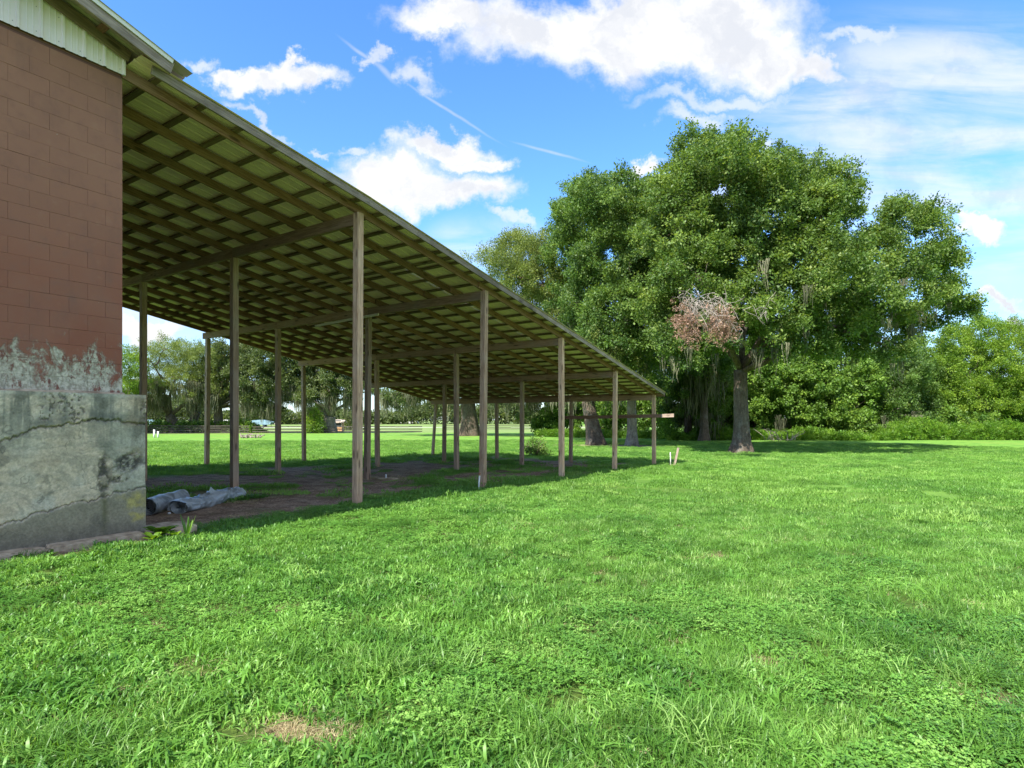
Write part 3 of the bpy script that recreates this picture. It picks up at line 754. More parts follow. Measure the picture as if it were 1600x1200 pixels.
    C = mixc(C, (.25, .235, .17), sstep(.46, .58, fbm(Ug * 1.7 + 9, Zg * 1.5, 63, 6)) * .9)
    C = mixc(C, (.48, .44, .35), sstep(.55, .7, n1) * .5)
    C = mixc(C, (.52, .46, .34), sstep(.45, .6, fbm(Ug * 2.5, Zg * 2.1 + 5, 69, 4)) * .5)
    C = mixc(C, (.19, .18, .135), sstep(.48, .68, streak) * sstep(1.0, 1.9, Zg) * .85)
    C = mixc(C, (.24, .22, .165), sstep(.5, .62, grain) * .38)
    low = sstep(.02, -.05, Zg - c2[None])
    C = mixc(C, (.27, .23, .155), low)
    C = mixc(C, (.50, .40, .10), np.clip(spot(-4.1, .58, .30, .13) * .8 + spot(-4.2, .36, .32, .07) * sstep(.4, .55, n1), 0, 1) * sstep(.38, .60, n1 * .6 + n2 * .4) * low * .8)
    C = mixc(C, (.11, .105, .05), np.exp(-((Ug + 4.42) / .035) ** 2) * sstep(.9, .6, Zg) * .75)
    C = mixc(C, (.045, .04, .036), hole * sstep(.3, .55, n2) * .95)
    C = mixc(C, (.66, .60, .50), sstep(.5, .62, n1) * spot(-4.3, 1.0, .22, .2) * (1 - hole) * .7)
    C = mixc(C, (.055, .05, .042), np.clip(k1 * .7 + k2 * .85, 0, 1) * .75 * sstep(.25, .5, fbm(Ug * 16, Zg * 16, 95, 3)))
    hair = np.exp(-(np.abs(fbm(Ug * 1.6 + 3, Zg * 1.6, 96, 5, .55) - .5) / .004) ** 2) * sstep(.5, .6, fbm(Ug * 1.3, Zg * 1.3 + 7, 97, 3)); C = mixc(C, (.12, .10, .08), hair * .7)
    C = mixc(C, (.13, .13, .105), sstep(.12, 0, np.abs(Zg - c1[None] - .05)) * sstep(.42, .6, n1) * .7)
    C = mixc(C, (.10, .09, .075), pit * .7)
    C = mixc(C, (.12, .105, .08), sstep(.42, .12, Zg + .25 * (n1 - .5)) * .6)
    C = mixc(C, (.5, .46, .38), sstep(1.93, 1.98, Zg) * .5)
    C = mixc(C, (.36, .24, .13), sstep(.5, .66, fbm(Ug * 1.4 + 12, Zg * 2.2, 98, 5, .6)) * .35)
    C = mixc(C, (.14, .125, .09), sstep(.54, .66, fbm(Ug * 4 + 2, Zg * 3, 91, 6, .6)) * .55)
    C = C * (.80 + .40 * n4[..., None]) * (.80 + .40 * n2[..., None])
    def skin(name, P, colr, shape, flip=False):
        m_, n_ = shape; i, j = np.meshgrid(np.arange(m_ - 1), np.arange(n_ - 1), indexing='ij')
        F = np.stack([i * n_ + j, i * n_ + j + 1, (i + 1) * n_ + j + 1, (i + 1) * n_ + j], -1).reshape(-1, 4)
        if flip: F = F[:, ::-1]
        me = mesh(name, P.reshape(-1, 3), F, M_CONC, True)
        ca = me.attributes.new('tone', 'FLOAT_COLOR', 'POINT'); ca.data.foreach_set('color', np.concatenate([colr.reshape(-1, 3), np.ones((colr.size // 3, 1))], 1).astype(np.float32).ravel())
        return obj(name, me, barn, M_SHED)
    skin('plinth', np.stack([Ug, -.2 + off, Zg], -1), C, Ug.shape)
    # return of the plinth under the roof and its top
    vs_ = np.linspace(-.2, 13.0, 160); Vg, Zs = np.meshgrid(vs_, zs[::3]); offs = (fbm(Vg * 3, Zs * 3, 71, 5) - .5) * .02
    Cs = np.ones(Vg.shape + (3,)) * np.array((.27, .27, .23)); Cs = Cs * (.6 + .8 * fbm(Vg * 4, Zs * 4, 72, 5))[..., None]
    Pr = np.stack([x1 + offs * sstep(-.2, -.15, Vg) * 0 + 0 * Vg - .002, Vg, Zs], -1); skin('plinth_return', Pr, Cs, Vg.shape)
    Ut, Vt = np.meshgrid(np.linspace(x0, x1, 120), np.linspace(-.2, .06, 8)); Ct = np.ones(Ut.shape + (3,)) * np.array((.36, .36, .32))
    skin('plinth_top', np.stack([Ut, Vt, z1 + 0 * Ut - .002 + .006 * (fbm(Ut * 8, Vt * 8, 73, 3) - .5)], -1), Ct, Ut.shape)
    MB().box(UC - .02, x1 - .006, .04, 13, -.1, 1.99).box(-13.6, UC, .02, 13, -.1, 1.99).build('footing', M_SLAB, barn, M_SHED)
M_MORTAR = M_BLOCK
def m_sidewall():
    m, N, bs, _ = mat('barn_mortar')
    P = N.n('ShaderNodeTexCoord').outputs['Object']
    b = N.n('ShaderNodeTexBrick'); N.put(b.inputs['Vector'], N.mapping(P, rot=(0, R(90), R(90)))); b.inputs['Scale'].default_value = 1
    b.inputs['Brick Width'].default_value = .4064; b.inputs['Row Height'].default_value = .2032; b.inputs['Mortar Size'].default_value = .006
    b.inputs['Color1'].default_value = (.2, .09, .065, 1); b.inputs['Color2'].default_value = (.16, .07, .052, 1); b.inputs['Mortar'].default_value = (.10, .05, .04, 1)
    N.put(bs.inputs['Base Color'], b.outputs[0]); bs.inputs['Roughness'].default_value = .9; return m
M_MORTAR = m_sidewall()
M_ROOFB = metal_sheet('barn_roof_sheet', (.50, .43, .36), (.3, .25, .19), .7)
build_barn()

# ------------------------------------------------------------------ slabs at the foot of the wall
def slab(name, pts, z0, z1, m, seed=0):
    """irregular flat stone or broken concrete with a worn top"""
    rng = np.random.default_rng(seed); mb = MB(); n = len(pts); c = np.mean(pts, 0)
    rings = [(1.0, z0), (1.0, z1 - .025), (.97, z1 - .006), (.86, z1)]
    for s, z in rings:
        for p in pts: q = c + (np.array(p) - c) * s; mb.v.append((q[0] + rng.normal(0, .004), q[1] + rng.normal(0, .004), z + rng.normal(0, .003)))
    for r in range(3):
        for i in range(n): mb.f.append((r * n + i, r * n + (i + 1) % n, (r + 1) * n + (i + 1) % n, (r + 1) * n + i))
    mb.f.append(tuple(3 * n + i for i in range(n)))
    return mb.mesh(name, m)
def ragged(u0, u1, v0, v1, n, seed, j=.03):
    rng = np.random.default_rng(seed); P = []
    for (a, b) in (((u0, v0), (u1, v0)), ((u1, v0), (u1, v1)), ((u1, v1), (u0, v1)), ((u0, v1), (u0, v0))):
        k = max(2, int(n * math.hypot(b[0] - a[0], b[1] - a[1]) / 2))
        for t in np.arange(k) / k: P.append((a[0] + (b[0] - a[0]) * t + rng.normal(0, j), a[1] + (b[1] - a[1]) * t + rng.normal(0, j)))
    return P
def build_slabs():
    s = obj('corner_slab', slab('corner_slab', ragged(-3.95, -3.30, -.33, .22, 26, 3, .016), -.1, .155, M_SLAB, 2), None, M_SHED)
    tag(s, 'broken concrete slab lying at the corner of the concrete base', 'slab')
    for k, (a, b, v0, zz, sd, lab) in enumerate(((-5.05, -4.02, -.50, .165, 4, 'thin cracked footing strip nearest the corner slab along the wall foot'), (-7.4, -5.08, -.46, .155, 5, 'crumbling footing strip along the wall foot at the left edge'))):
        o = obj('footing_strip', slab('footing_strip', ragged(a, b, v0, -.17, 30, sd, .014), -.1, zz, M_SLAB, sd), None, M_SHED)
        tag(o, lab, 'footing', 'footing strips along the barn wall')
build_slabs()

# ------------------------------------------------------------------ rolls of plastic sheeting
def m_plastic():
    m, N, bs, _ = mat('crumpled_grey_sheeting'); P = N.n('ShaderNodeTexCoord').outputs['Object']
    n = N.noise(N.mapping(P, scale=(1, 1, 1)), 3.5, 4, .55, .8)
    N.put(bs.inputs['Base Color'], N.mix(N.ramp(n, .35, .62), (.14, .155, .155), (.40, .42, .41))); bs.inputs['Roughness'].default_value = .3; bs.inputs['Specular IOR Level'].default_value = .6
    bump(N, bs, n, .25, .02); return m
M_PLAS = m_plastic()
M_PLASIN = m_simple('dark_sheeting_core', (.10, .115, .12), (.16, .18, .19), 10, .5, .3)
def roll(name, A, B, r, seed, squash, crump, label, flap=False):
    """a roll lying from A to B: rumpled outer skin, spiral at the end nearest the camera"""
    rng = np.random.default_rng(seed); A = np.array(A); B = np.array(B); L = np.linalg.norm(B - A); d = (B - A) / L
    side = unit(np.cross(d, [0, 0, 1])); up = np.cross(side, d); n, K = 24, int(L * 15); root = empty(name, tuple(A)); tag(root, label, 'sheet roll')
    V = []; 
    T, S = np.meshgrid(np.linspace(0, 1, K), np.linspace(0, 2 * math.pi, n, endpoint=False), indexing='ij')
    nn = fbm(T * L * 3.2 + seed, S / (2 * math.pi) * 5, seed, 3, .6) - .5; n2 = np.abs(fbm(T * L * 3 + S, S * 1.3 + seed, seed + 5, 4) - .5) * 2
    nn = nn * (1 - sstep(5.4, 6.28, S)) + nn[:, :1] * sstep(5.4, 6.28, S); n2 = n2 * (1 - sstep(5.4, 6.28, S)) + n2[:, :1] * sstep(5.4, 6.28, S)
    rg = 1 - np.abs(fbm(T * L * 4 + S * .9 + seed, S * 2.2 - T * L * 3, seed + 9, 3) - .5) * 4; rg = rg * (1 - sstep(5.2, 6.28, S)) + rg[:, :1] * sstep(5.2, 6.28, S)
    rr = r * (1 + crump * nn * 1.8 - crump * n2 * .8 + crump * .45 * rg * rg * np.sign(rg)) * (1 + .06 * np.sin(T * 9 + seed))
    cs, sn = np.cos(S), np.sin(S)
    X = rr * cs * (1 + squash * .35); Zz = rr * sn * (1 - squash * .35); Zz = np.maximum(Zz, -r * (1 - squash * .35) * .93)
    bend = .05 * np.sin(T * 3.1 + seed)
    P = A[None, None] + d * (T * L)[..., None] + side * (X + bend)[..., None] + up * (Zz + r * .9 * (1 - squash * .35))[..., None]
    i, j = np.meshgrid(np.arange(K - 1), np.arange(n), indexing='ij'); j2 = (j + 1) % n
    F = np.stack([i * n + j, i * n + j2, (i + 1) * n + j2, (i + 1) * n + j], -1).reshape(-1, 4)
    F = np.concatenate([F[:, [0, 1, 2]], F[:, [0, 2, 3]]])
    obj('outer_layer', mesh('outer_layer', P.reshape(-1, 3), F, M_PLAS, False), root)
    # spiral of the wound sheet at both ends
    for (q, base, dirn) in ((0, A, 1), (1, B, -1)):
        V = []; F = []; m_ = 130
        for k in range(m_):
            th = k / m_ * 2 * math.pi * 4.5; rad = r * (.16 + .78 * k / m_) * (1 + .05 * math.sin(3 * th + seed))
            c = base + side * (math.cos(th) * rad * (1 + squash * .35) + (bend[0, 0] if q == 0 else bend[-1, 0])) + up * (math.sin(th) * rad * (1 - squash * .35) + r * .9 * (1 - squash * .35))
            c2_ = c + (c - base - up * (r * .9)) * .07; V += [c - d * dirn * .01, c + d * dirn * .14, c2_ - d * dirn * .01]
        F = [(3 * k, 3 * k + 3, 3 * k + 4, 3 * k + 1) for k in range(m_ - 1)] + [(3 * k, 3 * k + 2, 3 * k + 5, 3 * k + 3) for k in range(m_ - 1)]
        obj('wound_sheet', mesh('wound_sheet', V, F, M_PLAS, True), root)
        mb = MB(); nk = 24; c0 = base + d * dirn * .10 + up * (r * .9 * (1 - squash * .35)) + side * (bend[0, 0] if q == 0 else bend[-1, 0])
        mb.v = [tuple(c0 + side * math.cos(t) * r * .9 + up * math.sin(t) * r * .86 * (1 - squash * .35)) for t in np.arange(nk) * 2 * math.pi / nk]; mb.f = [tuple(range(nk))]
        mb.build('core_face', M_PLASIN, root)
    if flap:
        mb = MB()
        for (t, w, h) in ((.50, .13, .15), (.33, .10, .06), (.86, .09, .05)):
            c = A + d * (t * L) + up * (r * 1.72 * (1 - squash * .3)); b = len(mb.v)
            mb.v += [tuple(c - d * w + side * .05), tuple(c + d * w + side * .06), tuple(c + d * w * .2 + up * h - side * .03), tuple(c - side * .08)]; mb.f += [(b, b + 1, b + 2), (b, b + 2, b + 3), (b + 1, b + 3, b + 2)]
        mb.build('torn_flap', M_PLAS, root)
    return root
g0 = lambda x, y: gz(x, y) - .03
roll('sheeting_roll', (-6.42, 10.20, g0(-6.4, 10.2)), (-6.50, 11.45, g0(-6.5, 11.4)), .165, 3, .1, .16, 'short round roll of grey plastic sheeting nearest the concrete base')
roll('sheeting_roll', (-6.02, 10.42, g0(-6.0, 10.4)), (-5.86, 12.55, g0(-5.9, 12.5)), .15, 8, .6, .6, 'long crumpled roll of grey plastic sheeting reaching toward the post', True)
def pebble(x, y, r, label, seed):
    rng = np.random.default_rng(seed); mb = MB()
    for k, (z, s) in enumerate(((-.6, .5), (-.2, .95), (.25, .9), (.6, .45))):
        for t in range(8): a = t * math.pi / 4; q = s * r * rng.uniform(.85, 1.15); mb.v.append((math.cos(a) * q, math.sin(a) * q * .8, z * r))
    for k in range(3):
        for t in range(8): mb.f.append((k * 8 + t, k * 8 + (t + 1) % 8, (k + 1) * 8 + (t + 1) % 8, (k + 1) * 8 + t))
    mb.f += [tuple(range(8))[::-1], tuple(24 + t for t in range(8))]
    tag(mb.build('stone', M_STONE, None, Matrix.Translation((x, y, gz(x, y) + r * .3)), True), label, 'stone')
x, y, z = on_ground(264, 803); pebble(x, y, .035, 'small pale stone on the soil in front of the short roll', 4)

# ------------------------------------------------------------------ stakes and pipes
def post_like(name, base, topv, r, m, label, cat, sq=False, cap=None):
    root = empty(name, base); tag(root, label, cat); b = Vector(base); t = Vector(topv)
    if sq: bar('shaft', b - Vector((0, 0, .1)), t, .09, .035, m, root, up=(0, -1, 0))
    else: MB().tube([b - Vector((0, 0, .1)), b.lerp(t, .5), t], [r, r, r], 12).build('shaft', m, root, smooth=True)
    if cap: MB().tube([t - Vector((0, 0, .03)), t + Vector((0, 0, .035))], [r * 1.5, r * 1.5], 10).build('cap', cap, root)
    return root
x, y, z = on_ground(747.5, 767); post_like('marker_pipe', (x, y, z), (x + .03, y, z + .40), .019, M_PVC, 'thin white pipe with a rusty cap beside the second front post', 'pipe', cap=M_RUST)
x, y, z = on_ground(603, 748); post_like('stub_pipe', (x, y, z), (x, y, z + .13), .022, M_PVC, 'short pipe stub in a concrete patch on the shed floor', 'pipe')
o = obj('concrete_patch', slab('concrete_patch', [(x + .33 * math.cos(t) * (1 + .2 * math.sin(3 * t)), y + .2 * math.sin(t) * (1 + .15 * math.cos(2 * t))) for t in np.arange(14) * 2 * math.pi / 14], z - .05, z + .025, M_SLAB, 8))
tag(o, 'rough concrete patch around the pipe stub on the shed floor', 'concrete patch')
x, y, z = on_ground(1048, 727); post_like('survey_stake', (x, y, z), (x - .02, y, z + .56), .02, M_PVC, 'thin upright white stake left of the leaning board stake', 'stake')
x, y, z = on_ground(1053, 727); post_like('leaning_stake', (x, y, z), (x + .21, y + .05, z + .76), .03, M_GREY, 'pale wooden board stake leaning right beyond the shed corner', 'stake', sq=True)

# ------------------------------------------------------------------ plants: leaf sources
S_OAK = [sprig('oak_sprig_%s' % 'abc'[k], M_LEAF, 28, .38, .155, .6, 10 + k) for k in range(3)]
S_LAU = [sprig('laurel_sprig_%s' % 'abc'[k], M_LEAF2, 28, .38, .16, .55, 20 + k) for k in range(3)]
S_PALE = [sprig('pale_sprig_%s' % 'abc'[k], M_LEAFPALE, 20, .38, .13, .5, 30 + k) for k in range(3)]
S_YEL = [sprig('yellow_sprig_%s' % 'abc'[k], M_LEAFYEL, 26, .45, .17, .42, 40 + k, flat=.35) for k in range(3)]
S_VINE = [sprig('vine_sprig_%s' % 'abc'[k], M_LEAFVINE, 20, .36, .20, .8, 50 + k, droop=.25) for k in range(3)]
S_FAR = [sprig('far_sprig_%s' % 'abc'[k], M_LEAFFAR, 22, .5, .24, .55, 60 + k) for k in range(3)]
S_DEAD = [sprig('dead_sprig', M_LEAFDEAD, 22, .2, .1, .4, 70, droop=.6)]
S_WEED = [sprig('weed_sprig_%s' % 'ab'[k], M_WEED, 24, .2, .10, .35, 80 + k, droop=-.6) for k in range(2)]
S_MOSS = [strands('moss_tuft_%s' % 'ab'[k], M_MOSS, 18, .26, .4, 1.5, .028, 90 + k) for k in range(2)]

def rots(n, tilt=.6): return np.stack([RNG.normal(0, tilt, n), RNG.normal(0, tilt, n), RNG.uniform(0, 6.283, n)], 1)

def crown_points(lobes, csize=.62, per=11, dens=1.0, gap=.30, base_keep=.45):
    """points for leaf sprigs: clumps on the shells of the lobes, holes left between clumps"""
    C = np.array([l[:3] for l in lobes]); Rr = np.array([l[3] for l in lobes]); out = []
    for k, (c, r) in enumerate(zip(C, Rr)):
        n = max(5, int(dens * 4 * math.pi * r * r / (csize * csize * 2.7)))
        i = np.arange(n) + .5; ph = np.arccos(1 - 2 * i / n); th = math.pi * (1 + 5 ** .5) * i + RNG.uniform(0, 6)
        d = np.stack([np.cos(th) * np.sin(ph), np.sin(th) * np.sin(ph), np.cos(ph)], 1) + RNG.normal(0, .18, (n, 3)); d = unit(d)
        rad = r * (.66 + .46 * RNG.uniform(size=n)); p = c + d * rad[:, None] * np.array([1, 1, .86])
        keep = RNG.uniform(size=n) > gap * vnoise(p[:, 0] * .7 + 3 * p[:, 2], p[:, 1] * .7 + p[:, 2] * .7, 5) * 2
        keep &= ~((d[:, 2] < -.55) & (RNG.uniform(size=n) > base_keep))
        dist = np.linalg.norm(p[:, None] - C[None], axis=2) / Rr[None]; dist[:, k] = 9
        keep &= dist.min(1) > .62
        p = p[keep]; d = d[keep]
        m = RNG.poisson(per, len(p)); q = np.repeat(p, m, 0); s = np.repeat(csize * RNG.uniform(.6, 1.25, len(p)), m)
        q = q + RNG.normal(size=q.shape) * (s * .52)[:, None] * np.array([1, 1, .62])
        out.append(q)
        # ragged shoots reaching past the clumps
        sel = (RNG.uniform(size=len(p)) < .34) & (dist[keep].min(1) > .9)
        for b_, d_ in zip(p[sel], d[sel]):
            dd = unit(d_ + RNG.normal(0, .45, 3) + [0, 0, .15]); Ls = csize * RNG.uniform(.9, 2.2); k_ = int(4 + Ls * 5)
            out.append(b_ + dd * (np.linspace(.3, 1, k_) * Ls)[:, None] + RNG.normal(0, .09, (k_, 3)))
    return np.concatenate(out) if out else np.zeros((0, 3))

def limb(mb, a, b, r0, r1, sides=8, wob=.1, sag=.12, n=7):
    a = np.array(a, float); b = np.array(b, float); L = np.linalg.norm(b - a); pts = []; rad = []
    w = RNG.normal(0, wob * L, (3,)); w2 = RNG.normal(0, wob * L * .5, (3,))
    for k in range(n):
        t = k / (n - 1); p = a + (b - a) * t + w * math.sin(math.pi * t) + w2 * math.sin(2 * math.pi * t); p[2] += sag * L * math.sin(math.pi * t)
        pts.append(p); rad.append(r0 + (r1 - r0) * t ** .8)
    mb.tube(pts, rad, sides)
    return pts

def tree(name, label, cat, base, fork_h, r, lobes, srcs, bark, group=None, csize=.62, per=11, dens=1.0, sscale=1.0, gap=.3, moss=0, moss_scale=1.0, lean=(0, 0), limbs=14, twigs=2, flare=1.6, split=False, base_keep=.45):
    bx, by, bz = base; root = empty(name, base); tag(root, label, cat, group)
    mb = MB(); fk = np.array([bx + lean[0], by + lean[1], bz + fork_h]); n = 9; pts = []; rad = []; lb = []
    for k in range(n):
        t = k / (n - 1); h = -.25 + (fork_h + .25) * t ** 1.25
        pts.append((bx + lean[0] * t + .08 * r * math.sin(t * 5), by + lean[1] * t, bz + h)); rad.append(r * (1 + (flare - 1) * math.exp(-max(h, 0) / (r * 1.3)) - .18 * t)); lb.append(.10 + .16 * math.exp(-max(h, 0) / (r * 1.2)))
    mb.tube(pts, rad, 20, lobes=lb); top_r = rad[-1]
    L = np.array(lobes); order = np.argsort(np.linalg.norm(L[:, :3] - fk, axis=1)); cnt = 0; done = []
    for q in order[::max(1, len(order) // max(1, limbs))][:limbs]:
        c = L[q, :3]; dlen = np.linalg.norm(c - fk); st = fk + [0, 0, -.15 * top_r]
        if done and dlen > 3:
            dd = [np.linalg.norm(d - c) for d in done]; jn = int(np.argmin(dd))
            if dd[jn] < dlen * .55: st = done[jn]
        r0 = top_r * (.52 if np.allclose(st[:2], fk[:2]) else .24) * min(1, .5 + dlen / 14)
        if done and not np.allclose(st[:2], fk[:2]): r0 = min(r0, .45 * top_r)
        pp = limb(mb, st, c, r0, r0 * .35, 8 if r0 > .1 else 6, .07, .06); done.append(np.array(pp[4]))
        for _ in range(twigs):
            e = c + unit(RNG.normal(size=3) + [0, 0, .3]) * L[q, 3] * .8; limb(mb, pp[-2], e, r0 * .33, r0 * .08, 5, .1, .02, 5)
    mb.build('trunk', bark, root, smooth=True)
    P = crown_points(lobes, csize, per, dens, gap, base_keep)
    instancer('crown', P, rots(len(P)), RNG.uniform(.75, 1.25, len(P)) * sscale, RNG.integers(0, len(srcs), len(P)), srcs, root)
    if moss:
        M_ = []; LL = L[L[:, 2] < np.quantile(L[:, 2], .5)]
        for _ in range(moss):
            l = LL[RNG.integers(len(LL))]; t = RNG.uniform(0, 6.283); rr = l[3] * math.sqrt(RNG.uniform(0, .9)); M_.append((l[0] + math.cos(t) * rr, l[1] + math.sin(t) * rr, l[2] - l[3] * math.sqrt(max(0, 1 - (rr / l[3]) ** 2)) * RNG.uniform(.2, .95)))
        M_ = np.array(M_); instancer('moss', M_, np.stack([0 * M_[:, 0], 0 * M_[:, 0], RNG.uniform(0, 6, len(M_))], 1), RNG.uniform(.6, 1.4, len(M_)) * moss_scale, RNG.integers(0, 2, len(M_)), S_MOSS, root)
    return root

def lobes_px(spec, Y, depth, both=True, wild=1.0):
    """crown lobes given as (px, py, radius px) at the tree's own distance, spread in depth round the trunk"""
    out = []; xs = [s[0] for s in spec]; cx = (min(xs) + max(xs)) / 2; hw = max(1, (max(xs) - min(xs)) / 2)
    for (px, py, rp) in spec:
        k = math.sqrt(max(.05, 1 - ((px - cx) / hw) ** 2)); r = rp / FPX * Y
        offs = [-1, 1] if both and k > .45 else [0]
        for s in offs:
            dy = s * depth * k * RNG.uniform(.35, .9) + RNG.normal(0, .5); yy = Y + dy
            p = at(px, py, yy); out.append((p[0] + RNG.normal(0, .12 * r), yy, p[2] + RNG.normal(0, .07 * r), r * .96 * yy / Y))
    return out

# ---- the large lawn tree
XM, YM = 14.95, 37.9; ZM = gz(XM, YM)
main_spec = [(1092, 250, 42), (1140, 240, 38), (1062, 296, 46), (1200, 272, 42), (1256, 292, 42), (1302, 284, 30), (1130, 312, 64), (1215, 345, 64), (1060, 352, 60), (1285, 335, 50),
             (1150, 400, 70), (1245, 415, 66), (1085, 430, 58), (1320, 430, 52), (1372, 378, 30), (1410, 335, 31), (1456, 350, 25), (1470, 402, 28), (1410, 425, 38), (1464, 460, 30), (1500, 476, 25), (1368, 475, 40),
             (1300, 490, 48), (1225, 490, 50), (1145, 488, 52), (1428, 500, 30), (1060, 500, 44), (1335, 528, 34), (1204, 528, 30), (1108, 528, 36), (1262, 530, 34), (1056, 545, 30), (1395, 550, 22), (1030, 470, 36)]
main_lobes = lobes_px(main_spec, YM, 8.5)
big = tree('oak_tree', 'tall broad dark green oak standing alone on the lawn with dead reddish leaves in it', 'tree', (XM, YM, ZM), 5.4, .50, main_lobes, S_OAK, M_BARK, None, .60, 12, 1.0, 1.0, .36, moss=60, moss_scale=.9, limbs=20, flare=1.75)
# dead twig tangle and red leaves on the side facing the lawn
def dead_bits():
    mb = MB()
    for (px, py, n, s) in ((1090, 474, 44, 1.1), (1124, 480, 28, .9), (1192, 484, 7, .8)):
        p = at(px, py, YM - 9.3 if px < 1250 else YM - 7)
        for _ in range(n):
            d = unit(RNG.normal(size=3) * [1, .6, .7] + [0, -.3, -.9]); a = p + RNG.normal(0, .32, 3); e = a + d * s * RNG.uniform(.6, 1.5)
            limb(mb, a, e, .016, .004, 4, .16, .1, 5)
            for _k in range(2): f_ = a + (e - a) * RNG.uniform(.3, .9); limb(mb, f_, f_ + RNG.normal(0, .28, 3) + [0, 0, -.1], .009, .003, 3, .15, .0, 4)
    for e_ in (at(1100, 475, YM - 9.0),): limb(mb, at(1165, 540, YM - 1), e_, .11, .025, 6, .03, .0, 7)
    tag(mb.build('dead_twigs', M_TWIG, big), kind='stuff')
    P = np.concatenate([at(px, py, YM - 9.5) + RNG.normal(size=(n, 3)) * [s, .3, s * 1.1] for px, py, n, s in ((1076, 514, 120, .34), (1128, 512, 170, .40), (1120, 492, 50, .3), (1066, 492, 40, .3))])
    instancer('dead_leaves', P, rots(len(P), 1.2), RNG.uniform(.6, 1.1, len(P)), 0 * P[:, 0], S_DEAD, big)
dead_bits()

# ---- darker tree left of it, its trunk seen under the low eave
def T(px, Y): return ((px - 800) / FPX * Y, Y)
Y6 = 50.0; x6 = T(987, Y6)[0]
spec6 = [(905, 312, 28), (938, 306, 32), (980, 310, 32), (1010, 316, 34), (900, 345, 40), (955, 345, 46), (1005, 365, 50), (885, 400, 40), (940, 415, 50), (1000, 440, 52), (905, 460, 36), (960, 480, 48), (1020, 500, 50), (950, 530, 40), (1005, 556, 42), (1050, 560, 34), (905, 510, 30), (1040, 400, 50), (1045, 330, 40)]
tree('oak_tree', 'dense dark green oak filling the sky between the shed roof and the lawn oak', 'tree', (x6, Y6, gz(x6, Y6)), 6.5, .42, lobes_px(spec6, Y6, 8), S_LAU, M_BARKL, None, .72, 12, 1.0, 1.12, .30, moss=50, moss_scale=1.1, limbs=12)
Y5 = 51.0; x5 = T(932, Y5)[0]
spec5 = [(800, 385, 24), (775, 408, 20), (825, 400, 26), (850, 385, 24), (745, 410, 9), (810, 440, 34), (850, 440, 38), (790, 425, 22), (840, 480, 32), (880, 500, 36), (870, 540, 30), (910, 560, 34), (950, 590, 26), (880, 590, 20)]
tree('oak_tree', 'pale thin-leaved mossy oak whose top shows just above the shed roof edge', 'tree', (x5, Y5, gz(x5, Y5)), 4.2, .66, lobes_px(spec5, Y5 + 5, 5) + lobes_px([(890, 560, 30), (930, 555, 34), (975, 560, 34), (950, 575, 26), (905, 585, 24)], 45.5, 2.5), S_PALE, M_BARK, None, .62, 11, 1.15, 1.15, .3, moss=110, moss_scale=1.5, lean=(-.6, 1), limbs=12, twigs=4, flare=1.5)
Y4 = 82.0; x4 = T(732, Y4)[0]
spec4 = [(640, 600, 30), (690, 590, 40), (740, 585, 44), (790, 590, 40), (835, 600, 34), (610, 610, 18), (700, 555, 40), (770, 550, 40), (860, 585, 36)]
tree('oak_tree', 'thick-trunked mossy oak seen low under the middle of the shed roof', 'tree', (x4, Y4, gz(x4, Y4)), 5.5, 1.15, lobes_px(spec4, Y4, 7), S_FAR, M_BARK, None, .9, 7, .8, 1.1, .45, moss=170, moss_scale=1.7, limbs=10, flare=1.5)

# ---- the mossy oaks by the board fence at the left
far_grp = 'mossy oaks along the far board fence'
def far_oak(label, px, Y, spec, r, fork, srcs, moss, bark=M_BARK, dens=.9, gap=.45, lean=(0, 0), per=8):
    x = T(px, Y)[0]
    return tree('oak_tree', label, 'tree', (x, Y, gz(x, Y)), fork, r, lobes_px(spec, Y, 5), srcs, bark, far_grp, .85, per, dens, 1.25, gap, moss=moss, moss_scale=1.9, limbs=11, flare=1.5, lean=lean)
far_oak('twin-trunked mossy grey oak right of the nearest dark back post', 277, 98, [(232, 560, 20), (262, 545, 20), (290, 552, 22), (318, 556, 20), (225, 590, 16), (252, 585, 22), (285, 590, 26), (322, 590, 22), (338, 575, 16), (220, 618, 14), (245, 615, 16), (330, 612, 18), (200, 565, 12), (300, 620, 12)], .8, 3.0, S_PALE, 230, M_BARK, 1.1, .3, (-1.2, 0), 10)
far_oak('second stem oak crossing behind the twin-trunked one', 292, 101, [(300, 560, 16), (318, 585, 20), (270, 575, 20), (335, 600, 14)], .7, 3.6, S_PALE, 60, M_BARK, 1.0, .3, (1.8, 0), 10)
far_oak('full green oak rising from the brush beside the fence', 341, 99, [(355, 556, 20), (385, 552, 22), (415, 560, 24), (445, 568, 22), (365, 585, 22), (400, 590, 26), (435, 598, 22), (350, 610, 14), (385, 618, 18), (420, 625, 16), (470, 582, 18), (345, 575, 18)], .75, 4.5, S_FAR, 120, M_BARK, 1.0, .35)
far_oak('spreading oak with a forked trunk standing at the board fence', 512, 100, [(470, 590, 22), (500, 580, 24), (530, 590, 22), (552, 605, 16), (480, 615, 16), (515, 608, 18), (455, 610, 16), (545, 620, 10), (575, 600, 14), (600, 610, 10)], 1.0, 2.8, S_FAR, 80, M_BARKL, .95, .35, (.4, 0))
far_oak('yellowish leaning oak at the left behind the block wall corner', 190, 90, [(205, 575, 22), (195, 605, 22), (180, 560, 20), (210, 595, 14), (160, 590, 24)], .5, 3.2, S_YEL, 20, M_BARK, .9, .35)
